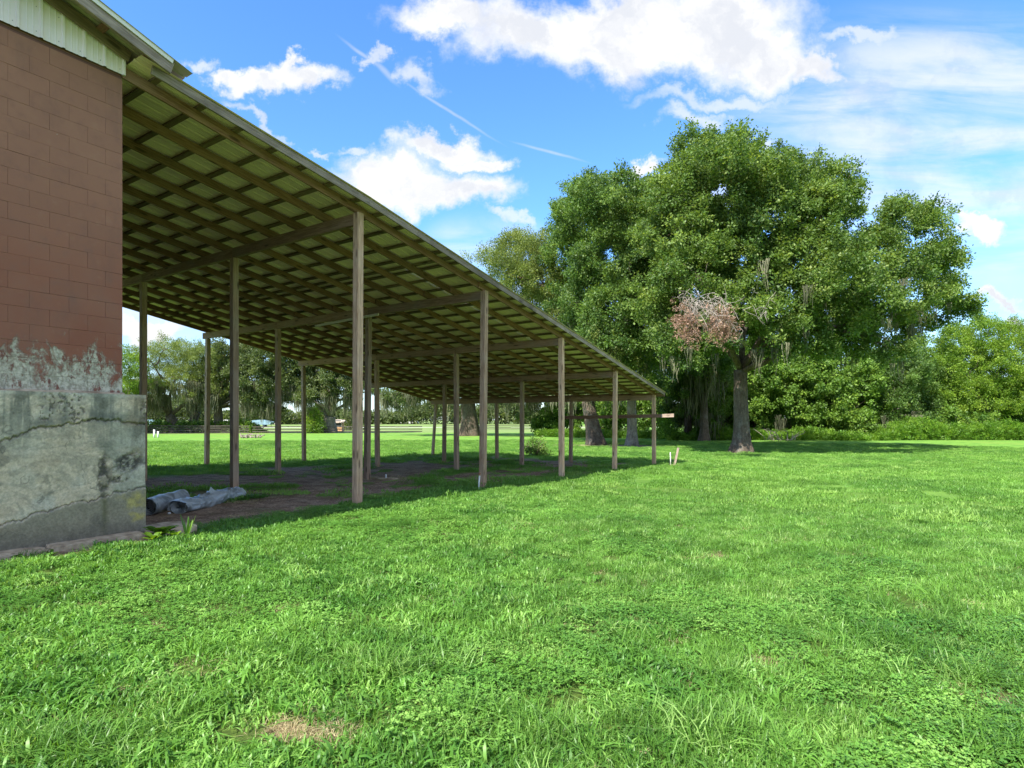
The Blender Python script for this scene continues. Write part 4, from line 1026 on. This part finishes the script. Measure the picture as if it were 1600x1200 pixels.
def shrub(name, label, cat, px, py, w, h, srcs, n, scale, group=None, rough=True, Y=None):
    x, y, z = on_ground(px, py) if Y is None else (*T(px, Y), gz(*T(px, Y)))
    root = empty(name, (x, y, z)); tag(root, label, cat, group)
    d = unit(RNG.normal(size=(n, 3))); d[:, 2] = np.abs(d[:, 2]); rr = RNG.uniform(.45, 1.0, n) * (.75 + .5 * vnoise(d[:, 0] * 3 + px, d[:, 2] * 3, 4))
    P = np.array([x, y, z]) + d * rr[:, None] * [w / 2, w / 2 * .8, h]
    instancer('foliage', P, rots(n), RNG.uniform(.7, 1.25, n) * scale, RNG.integers(0, len(srcs), n), srcs, root)
    mb = MB()
    for k in range(7):
        a = RNG.uniform(0, 6.28); limb(mb, (x, y, z - .05), (x + math.cos(a) * w * .33, y + math.sin(a) * w * .25, z + h * RNG.uniform(.5, .85)), .03 * h ** .7, .01, 5, .08, .05, 5)
    mb.build('stem', M_BARK, root, smooth=True)
    return root
shrub('young_tree', 'young yellow green tree left of the forked oak trunk', 'tree', 490, 676, 3.6, 5.6, S_YEL, 240, 1.4, Y=97)
shrub('shrub', 'low dark leafy shrub at the back edge of the shed floor', 'shrub', 836, 712, 1.7, 1.1, S_OAK, 70, .6)
shrub('young_tree', 'small round tree in the field right of the forked oak', 'tree', 548, 670, 5.5, 5, S_FAR, 120, 1.5, Y=125)
# ivy-like brush over the fence at the left
xx = RNG.uniform(0, 1, 1100); xx0, xx1 = T(150, 95)[0], T(412, 99)[0]; bxs = xx0 + (xx1 - xx0) * xx; bys = 95.2 + 3 * xx + RNG.uniform(.3, 3.2, 1100)
bz_ = -.6 + RNG.uniform(0, 1, 1100) ** .7 * (1.75 + .6 * vnoise(bxs * .5, bys * 0, 4)) * sstep(0, .08, xx) * sstep(1, .9, xx)
o = instancer('fence_brush', np.stack([bxs, bys, bz_], 1), rots(1100), RNG.uniform(.9, 1.5, 1100), RNG.integers(0, 3, 1100), S_VINE); tag(o, 'green brush growing behind the far board fence under the mossy oaks', 'brush')

# ---- the wood along the right side
wood_grp = 'trees along the edge of the wood'
def wood_tree(label, px, Y, spec, srcs, r=.3, moss=0, fork=3.0, dens=.9, gap=.28, cs=.9, ss=1.35, per=9, bark=M_BARK, keep=.8, name='wood_tree', lean=(0, 0)):
    x = T(px, Y)[0]
    return tree(name, label, 'tree', (x, Y, gz(x, Y)), fork, r, lobes_px(spec, Y, 4), srcs, bark, wood_grp, cs, per, dens, ss, gap, moss=moss, moss_scale=1.7, limbs=8, base_keep=keep, lean=lean)
wood_tree('broad tree smothered in vines directly behind the lawn oak trunk', 1180, 70, [(1130, 600, 40), (1180, 590, 42), (1225, 600, 42), (1150, 640, 34), (1200, 645, 34), (1110, 650, 26), (1240, 640, 34), (1160, 560, 34)], S_VINE, moss=20, cs=.8, ss=1.2)
wood_tree('rounded vine covered tree right of the lawn oak trunk', 1290, 70, [(1270, 595, 40), (1310, 585, 38), (1340, 600, 36), (1280, 640, 34), (1325, 645, 32), (1360, 635, 30), (1250, 570, 30)], S_VINE, cs=.8, ss=1.2)
wood_tree('dark tree in the dip of the wood under the long right limb', 1395, 72, [(1385, 600, 34), (1420, 590, 32), (1370, 570, 28), (1400, 640, 30), (1440, 640, 28), (1350, 560, 26), (1415, 568, 24), (1450, 572, 24)], S_LAU, moss=30, bark=M_BARKL)
wood_tree('yellow green layered tree with the tallest top at the right', 1540, 74, [(1500, 545, 32), (1545, 520, 30), (1580, 530, 30), (1470, 575, 30), (1455, 556, 24), (1490, 530, 22), (1515, 580, 34), (1560, 575, 34), (1600, 560, 30), (1450, 610, 28), (1490, 620, 32), (1540, 625, 34), (1590, 620, 34)], S_YEL, r=.35, gap=.3, cs=.85, ss=1.25)
wood_tree('yellow green tree cut by the right edge of the view', 1625, 73, [(1610, 520, 26), (1640, 530, 34), (1650, 580, 40), (1610, 600, 34), (1670, 620, 34), (1625, 640, 30)], S_YEL, gap=.28, cs=.85, ss=1.25)
wood_tree('low bright sapling at the foot of the yellow green tree', 1475, 69, [(1465, 660, 16), (1490, 655, 18), (1515, 660, 16), (1545, 662, 16)], S_VINE, r=.12, fork=1.2)
wood_tree('tree at the wood corner behind the shed end post', 1075, 66, [(1050, 600, 34), (1085, 590, 36), (1060, 640, 26), (1095, 640, 26), (1110, 560, 34), (1065, 555, 34)], S_OAK, r=.45, moss=30, cs=.85, ss=1.25)
wood_tree('dark-trunked tree hung with moss left of the lawn oak trunk', 1100, 62, [(1090, 570, 34), (1125, 575, 30), (1080, 605, 20), (1110, 545, 30)], S_LAU, r=.45, moss=50, fork=6.5, cs=.8, ss=1.2)
wood_tree('bushy tree seen under the shed roof left of the thick dark trunk', 870, 84, [(850, 640, 26), (880, 630, 26), (905, 640, 24), (860, 662, 14), (890, 664, 16)], S_VINE, r=.2, fork=1.5)
wood_tree('bright leaning tree seen between the last posts of the shed', 965, 78, [(945, 635, 28), (975, 625, 28), (1005, 635, 26), (1025, 620, 26), (960, 665, 14), (1000, 662, 16), (1035, 655, 18)], S_VINE, r=.2, fork=1.5)
wood_tree('hazy tree filling the back of the wood behind the lawn oak', 1180, 92, [(1140, 590, 40), (1200, 580, 44), (1260, 590, 40), (1090, 600, 40)], S_LAU, cs=1.1, ss=1.7)
wood_tree('hazy tree filling the back of the wood in the right dip', 1400, 94, [(1330, 600, 36), (1390, 605, 36), (1450, 595, 36), (1500, 570, 34)], S_LAU, cs=1.1, ss=1.7)
wood_tree('background tree behind the mossy trunks under the last roof bay', 940, 98, [(900, 620, 34), (950, 610, 36), (1000, 610, 36)], S_FAR, cs=1.1, ss=1.6)
# rough growth at the foot of the wood
n = 5200; t = RNG.uniform(0, 1, n); px = 1030 + 700 * t; Yb = 62 + 6 * np.abs(np.sin(t * 7)) * .3 + RNG.uniform(0, 5, n)
bx = (px - 800) / FPX * Yb; hh = (.15 + 2.3 * vnoise(bx * .42, 0 * bx, 12) ** 1.6 + .8 * vnoise(bx * 1.7, Yb * .8, 13)) * RNG.uniform(0, 1, n) ** .8
o = instancer('undergrowth', np.stack([bx, Yb, ground(bx, Yb) + hh], 1), rots(n), RNG.uniform(1.2, 2.6, n), RNG.integers(0, 2, n), S_WEED); tag(o, 'bright rough weeds along the foot of the wood', 'undergrowth')
n = 1100; bx = RNG.uniform(0, 1, n); bx = T(840, 74)[0] + (T(1060, 66)[0] - T(840, 74)[0]) * bx; Yb = 76 - (bx - 3) * .5 + RNG.uniform(0, 4, n)
o = instancer('undergrowth', np.stack([bx, Yb, ground(bx, Yb) + RNG.uniform(0, .8, n)], 1), rots(n), RNG.uniform(1.2, 2.4, n), RNG.integers(0, 2, n), S_WEED); tag(o, 'pale tall weeds seen beyond the last posts of the shed', 'undergrowth')
# fallen pale branches lying in the growth
fb = empty('fallen_branches', (*T(1215, 61), gz(*T(1215, 61)))); tag(fb, 'pale fallen branches lying at the edge of the wood right of the lawn oak', 'branches')
for k in range(14):
    mb = MB(); px = 1195 + 3.6 * k; x, y = T(px, 61.2 + RNG.uniform(-.8, .8)); zz = gz(x, y)
    limb(mb, (x, y, zz + .1), (x + RNG.uniform(-1.6, 1.6), y + RNG.uniform(-.5, .5), zz + RNG.uniform(.3, 1.3)), .06, .02, 5, .12, .1, 6); mb.build('branch', M_BARKL, fb)

# ------------------------------------------------------------------ fence and things far off
def fence(label, x0, y0, x1, y1, h, n, rails, m, broken=()):
    root = empty('board_fence', (x0, y0, gz(x0, y0))); tag(root, label, 'fence', 'dark board fences across the field')
    for k in range(n + 1):
        t = k / n; x = x0 + (x1 - x0) * t; y = y0 + (y1 - y0) * t; z = gz(x, y); bar('post', (x, y, z - .2), (x, y, z + h + .06), .13, .13, m, root)
        if k < n:
            xb = x0 + (x1 - x0) * (k + 1) / n; yb = y0 + (y1 - y0) * (k + 1) / n
            for r in range(rails):
                zz = z + h * (r + .75) / rails - .06; j = RNG.normal(0, .015)
                bar('rail', (x, y - .085, zz + j), (xb - .01, yb - .085, gz(xb, yb) + h * (r + .75) / rails - .06 + j), .03, .15, m, root)
fence('dark four board fence running behind the green brush on the left', -74, 92.5, -43.5, 96.2, 1.35, 14, 4, M_DARKFENCE)
fence('dark three board fence crossing in front of the forked oak', -43.0, 96.3, -15.5, 100.5, 1.25, 12, 3, M_DARKFENCE)
fence('thin farther fence seen under the middle of the shed roof', -15.0, 128, 12, 132, 1.2, 11, 3, M_DARKFENCE)
for (px, dx) in ((241, 0), (247, 0)):
    x, y, z = on_ground(px, 684); post_like('marker_post', (x, y, z), (x, y, z + (.75 if px > 243 else .95)), .10, M_PVC, 'left one of two short white posts on the field' if px < 243 else 'right shorter one of two short white posts on the field', 'post')
lp = empty('log_pile', on_ground(392, 684)); tag(lp, 'pale pile of cut branches on the grass in front of the fence', 'log pile')
for k in range(16):
    x, y, z = on_ground(376 + k * 2.1, 684 + (k % 3) * .4); mb = MB(); limb(mb, (x, y, z + .08), (x + RNG.uniform(-.9, 1.1), y + RNG.uniform(-.4, .4), z + RNG.uniform(.1, .5)), .11, .07, 6, .06, .05, 5); mb.build('log', M_BARKL, lp)

def house(label, px, Y, w, d, h, rh, wallm, roofm, cat='house', name='house', windows=3):
    x, y = T(px, Y); z = gz(x, y); root = empty(name, (x, y, z)); tag(root, label, cat, 'low buildings across the far field')
    MB().box(-w / 2, w / 2, -d / 2, d / 2, -.3, h).build('wall', wallm, root, Matrix.Translation((x, y, z)))
    o_ = .5; mb = MB().prism([(-d / 2 - o_, h - .05), (0, h + rh), (d / 2 + o_, h - .05), (d / 2 + o_, h + .12), (0, h + rh + .2), (-d / 2 - o_, h + .12)], -w / 2 - o_, w / 2 + o_, 0); rf = mb.build('roof', roofm, root, Matrix.Translation((x, y, z)))
    for k in range(windows):
        cx = -w / 2 + w * (k + .5) / windows
        f = MB().box(cx - .75, cx + .75, -d / 2 - .06, -d / 2 - .001, .9, 2.3).build('window', M_FLASH, root, Matrix.Translation((x, y, z)))
        MB().box(cx - .62, cx + .62, -d / 2 - .08, -d / 2 - .062, 1.02, 2.18).build('pane', M_WIN, f, Matrix.Translation((x, y, z)))
house('pale low house with a light roof behind the mossy oak stems', 350, 290, 15, 9, 2.4, 2.0, M_WALLW, M_ROOFG)
house('small tan roofed house between two middle posts', 440, 300, 14, 9, 2.2, 1.8, M_WALLW, M_ROOFT)
house('long pale building with a white roof right of the forked oak', 556, 330, 34, 12, 2.6, 1.8, M_WALLW, M_ROOFG, windows=6)
house('tan roofed cottage left of the forked oak trunk', 476, 300, 12, 9, 2.2, 2.0, M_WALLW, M_ROOFT)
house('orange brown board shed just behind the forked oak', 530, 116, 1.5, 1.6, 1.7, .35, M_ORANGE, M_ROOFT, 'shed', 'garden_shed', 1)
house('white roofed building seen low under the middle shed bays', 622, 360, 24, 12, 2.2, 2.0, M_WALLW, M_ROOFG, windows=5)
def van(px, Y, label, m):
    x, y = T(px, Y); z = gz(x, y); root = empty('covered_boat', (x, y, z)); tag(root, label, 'boat'); Mx = Matrix.Translation((x, y, z))
    MB().prism([(-3.6, .6), (3.2, .6), (4.2, 1.5), (3.0, 1.9), (.5, 2.3), (-2.5, 2.1), (-3.8, 1.5)], -1.1, 1.1, 1).build('cover', m, root, Mx)
    for s in (-1.3, 1.3): MB().tube([(s, -1.2, .35), (s, 1.2, .35)], [.36, .36], 12).build('wheel', M_WIN, root, Mx)
van(408, 200, 'blue covered boat parked beyond the fence', M_BLUE); van(206 + 25, 190, 'white and blue covered boat at the left beyond the brush', M_BLUE); van(352, 185, 'white covered trailer boat near the oak stems', M_WALLW)
road = mesh('far_road', [(-150, 165, -.59), (60, 175, -.59), (60, 181, -.59), (-150, 171, -.59)], [(0, 1, 2, 3)], M_ASPH); tag(obj('far_road', road), 'pale farm road beyond the fence', kind='structure')
# the distant tree line: reads as one mass
n = 9000; a = RNG.uniform(-1.0, .35, n); rr = RNG.uniform(300, 340, n); x = np.sin(a) * rr; y = np.cos(a) * rr
hh = 3 + 9 * vnoise(a * 26, a * 0, 9) ** 1.3 + 3 * vnoise(a * 90, a * 0, 10); z = -.6 + hh * RNG.uniform(0, 1, n) ** .6
o = instancer('distant_trees', np.stack([x, y, z], 1), rots(n), RNG.uniform(3, 6, n), RNG.integers(0, 3, n), S_FAR); tag(o, 'far low tree line beyond the fields', 'trees')
n = 5000; a = RNG.uniform(.35, 1.1, n); rr = RNG.uniform(105, 125, n); x = np.sin(a) * rr; y = np.cos(a) * rr
hh = 5 + 5 * vnoise(a * 26, a * 0, 9); z = -.6 + hh * RNG.uniform(0, 1, n) ** .7
o = instancer('deep_wood', np.stack([x, y, z], 1), rots(n), RNG.uniform(2, 3.5, n), RNG.integers(0, 3, n), S_LAU); tag(o, 'dark depth of the wood behind its edge trees', 'trees')

# ------------------------------------------------------------------ weeds by the corner
def weed(label, px, py, n, L, seed, px_up=False):
    rng = np.random.default_rng(seed); x, y, z = on_ground(px, py); root = empty('weed_plant', (x, y, z)); tag(root, label, 'weed')
    for k in range(n):
        a = rng.uniform(0, 6.28); l = L * rng.uniform(.6, 1.1); elv = rng.uniform(.5, 1.1) if not px_up else rng.uniform(1.1, 1.45); d = np.array([math.cos(a) * math.cos(elv), math.sin(a) * math.cos(elv), math.sin(elv)])
        s = unit(np.cross(d, [0, 0, 1])); w = l * (.16 if not px_up else .035); V = []; K = 6
        for q in range(K):
            t = q / (K - 1); c = d * l * t + np.array([0, 0, -1]) * l * .35 * t * t * (0 if px_up else 1); ww = w * math.sin(math.pi * min(1, t * .9 + .08)) ** .8 + .0015
            V += [tuple(c - s * ww + [0, 0, ww * .3]), tuple(c), tuple(c + s * ww + [0, 0, ww * .3])]
        F = [(3 * q + e, 3 * q + 1 + e, 3 * q + 4 + e, 3 * q + 3 + e) for q in range(K - 1) for e in (0, 1)]
        obj('leaf', mesh('leaf', V, F, M_WEED if not px_up else M_GRASSFAR, True), root, Matrix.Translation((x, y, z)))
for k, (px, py, n_, L, lab, up) in enumerate(((252, 838, 26, .30, 'leafy light green weed against the broken slab', False), (240, 846, 16, .22, 'small broad-leaved weed left of the leafy one', False), (272, 842, 16, .2, 'small weed in front of the slab end', False),
        (292, 842, 9, .32, 'tall thin weed with upright blades at the end of the slab', True), (1036, 727, 10, .3, 'bright weed right of the shed end post', False), (30, 873, 12, .1, 'low weed by the wall foot at the left edge', False), (80, 868, 12, .1, 'low light weed by the wall foot left of the drip stain', False))):
    weed(lab, px, py, n_, L, 100 + k, up)

# ------------------------------------------------------------------ lawn
r_ = np.random.default_rng(5)
G_N = [source('grass_patch_%s' % 'abc'[k], *blades(170, .19, .03, .075, .0062, .75, r_), M_GRASS) for k in range(3)]
G_B = [source('broad_patch_%s' % 'abc'[k], *blades(95, .17, .035, .08, .0125, 1.15, r_, seg=3), M_CLOVER) for k in range(3)]
G_T = [source('grass_tuft_%s' % 'ab'[k], *blades(40, .08, .07, .165, .0058, 1.1, r_, seg=3), M_GRASS) for k in range(2)]
G_D = [source('dry_patch', *blades(60, .12, .01, .04, .004, 1.6, r_), M_DRY)]
G_F = [source('lawn_patch_%s' % 'abc'[k], *blades(300, .5, .04, .10, .014, .7, r_), M_GRASSFAR) for k in range(3)]
def clover(seed):
    rng = np.random.default_rng(seed); n = 75; x = rng.uniform(-.15, .15, (n, 2)); h = rng.uniform(.02, .06, n); Vs = []; Fs = []; b = 0
    for k in range(3):
        a = rng.uniform(0, 6.28, n) if k == 0 else a + 2.09
        D = unit(np.stack([np.cos(a), np.sin(a), rng.normal(.1, .3, n)], 1)); S = unit(np.cross(D, [0, 0, 1.0] + rng.normal(0, .15, (n, 3))))
        L = rng.uniform(.010, .02, n); V, F = leaf_quads(np.stack([x[:, 0], x[:, 1], h], 1), D, S, L, L * .85); Vs.append(V); Fs.append(F + b); b += len(V)
    return source('clover_patch_%s' % 'ab'[seed % 2], np.concatenate(Vs), np.concatenate(Fs), M_CLOVER)
G_C = [clover(2), clover(3)]
def scatter_fan(n, r0, r1, half=.98):
    r = np.sqrt(r_.uniform(r0 * r0, r1 * r1, n)); a = r_.uniform(-half, half, n); return np.sin(a) * r, np.cos(a) * r
def bare_keep(x, y, bias=0.0):
    u, v = uv_of(x, y); k = r_.uniform(0, 1, len(x)) > dirt_mask(x, y) * 1.15 - bias
    for (cx, cy, rx, ry, kk) in SPOTS:
        if rx < .6: k &= ~((np.hypot((x - cx) / (rx + .07), (y - cy) / (ry + .09)) < 1.0 + (fbm(x * 9, y * 9, 14, 3) - .5) * .9) & (r_.uniform(0, 1, len(x)) < kk * .93))
    inside = (u < UC + .22) & (v > -.21) | ((u < -3.22) & (v > -.42) & (u > -4.0) & (v < .24)) | ((u < -4.0) & (v > -.60))
    return k & ~inside
def lay(name, label, x, y, srcs, smin, smax, tilt=.12, cat='grass', zoff=0.0):
    P = np.stack([x, y, ground(x, y) + zoff], 1); n = len(P); instancer_ = instancer(name, P, np.stack([r_.normal(0, tilt, n), r_.normal(0, tilt, n), r_.uniform(0, 6.283, n)], 1), r_.uniform(smin, smax, n), r_.integers(0, len(srcs), n), srcs)
    tag(instancer_, label, cat)
x, y = scatter_fan(11500, 1.0, 14.5); k = bare_keep(x, y); x, y = x[k], y[k]
n_ = fbm(x * .8, y * .8, 88, 4); cl = (n_ > .60) ; lf = sstep(2.2, -1.5, x + (fbm(x * .9, y * .9, 41, 4) - .5) * 5) ; 
k2 = (~cl | (r_.uniform(0, 1, len(x)) > .55)) & (r_.uniform(0, 1, len(x)) > lf * .7); k3 = ~cl & (r_.uniform(0, 1, len(x)) < .08 + lf * .85)
lay('broad_grass', 'broad-bladed bright grass across the left of the lawn', x[k3], y[k3], G_B, .7, 1.3)
lay('lawn_grass', 'short bright green lawn grass in the foreground', x[k2], y[k2], G_N, .7, 1.25)
x2, y2 = scatter_fan(8600, 1.0, 13); k = bare_keep(x2, y2) & (fbm(x2 * .8, y2 * .8, 88, 4) > .585); lay('clover', 'low clover and broad-leaved weeds mixed in the foreground lawn', x2[k], y2[k], G_C, .8, 1.35)
# taller tufts, in groups
tx, ty, ts = [], [], []
def tufts(px, py, n, sx, sy):
    cx, cy, _ = on_ground(px, py)
    tx.extend(r_.normal(cx, sx, n)); ty.extend(r_.normal(cy, sy, n))
for a in ((585, 1045, 26, .22, .14), (640, 1055, 16, .2, .1), (740, 1130, 14, .14, .06), (1060, 1130, 22, .25, .07), (860, 1150, 14, .12, .06), (1150, 1165, 18, .25, .06), (1500, 1020, 40, .45, .25), (1560, 900, 50, .9, .6), (1420, 1060, 24, .4, .15), (1440, 960, 30, .6, .3),
          (60, 1170, 14, .12, .05), (130, 1185, 10, .12, .05), (230, 1150, 8, .1, .05), (1360, 1000, 24, .3, .2), (1580, 1100, 30, .3, .15), (1250, 880, 40, 1.2, .6), (1000, 850, 30, 1.5, .8), (480, 1010, 12, .3, .15), (880, 930, 16, .6, .3), (1200, 1060, 14, .35, .15), (1590, 1180, 16, .15, .06)): tufts(*a)
x3, y3 = scatter_fan(260, 2, 13); x = np.concatenate([tx, x3]); y = np.concatenate([ty, y3]); k = bare_keep(x, y); lay('tall_grass', 'longer arching grass tufts standing above the lawn', x[k], y[k], G_T, .7, 1.3, .2)
x, y = scatter_fan(13500, 12, 62, .98); k = bare_keep(x, y); x, y = x[k], y[k]; lay('far_grass', 'bright mown grass reaching back under the trees', x, y, G_F, .7, 1.25)
x, y = scatter_fan(3600, 1.6, 13); n_ = fbm(x * 1.1 + 7, y * 1.1, 99, 4); k = (n_ > .56) & bare_keep(x, y, .6)
xs, ys = [], []
for (cx, cy, rx, ry, kk) in SPOTS:
    if rx < 1: q = int(16 * max(1, rx / .2)); xs.append(r_.normal(cx, rx * .7, q)); ys.append(r_.normal(cy, ry * .7, q))
x = np.concatenate([x[k], *xs]); y = np.concatenate([y[k], *ys]); lay('dry_grass', 'straw coloured thatch showing in thin spots of the lawn', x, y, G_D, .6, 1.2)
# weeds creeping over the edge of the soil floor
uu = r_.uniform(-4.5, 18, 3600); vv = r_.uniform(-.6, 13, 3600); q = O2[:, None] + UU[:, None] * uu + VV[:, None] * vv
nz = fbm(uu * .42 + 9, vv * 1.25 + 4, 33, 5, .6); k = (nz > .525) & bare_keep(q[0], q[1], .12) & ~((uu < -3.9)); lay('floor_weeds', 'patches of low weeds on the soil floor of the shed', q[0][k], q[1][k], G_F, .3, .5, cat='weeds')
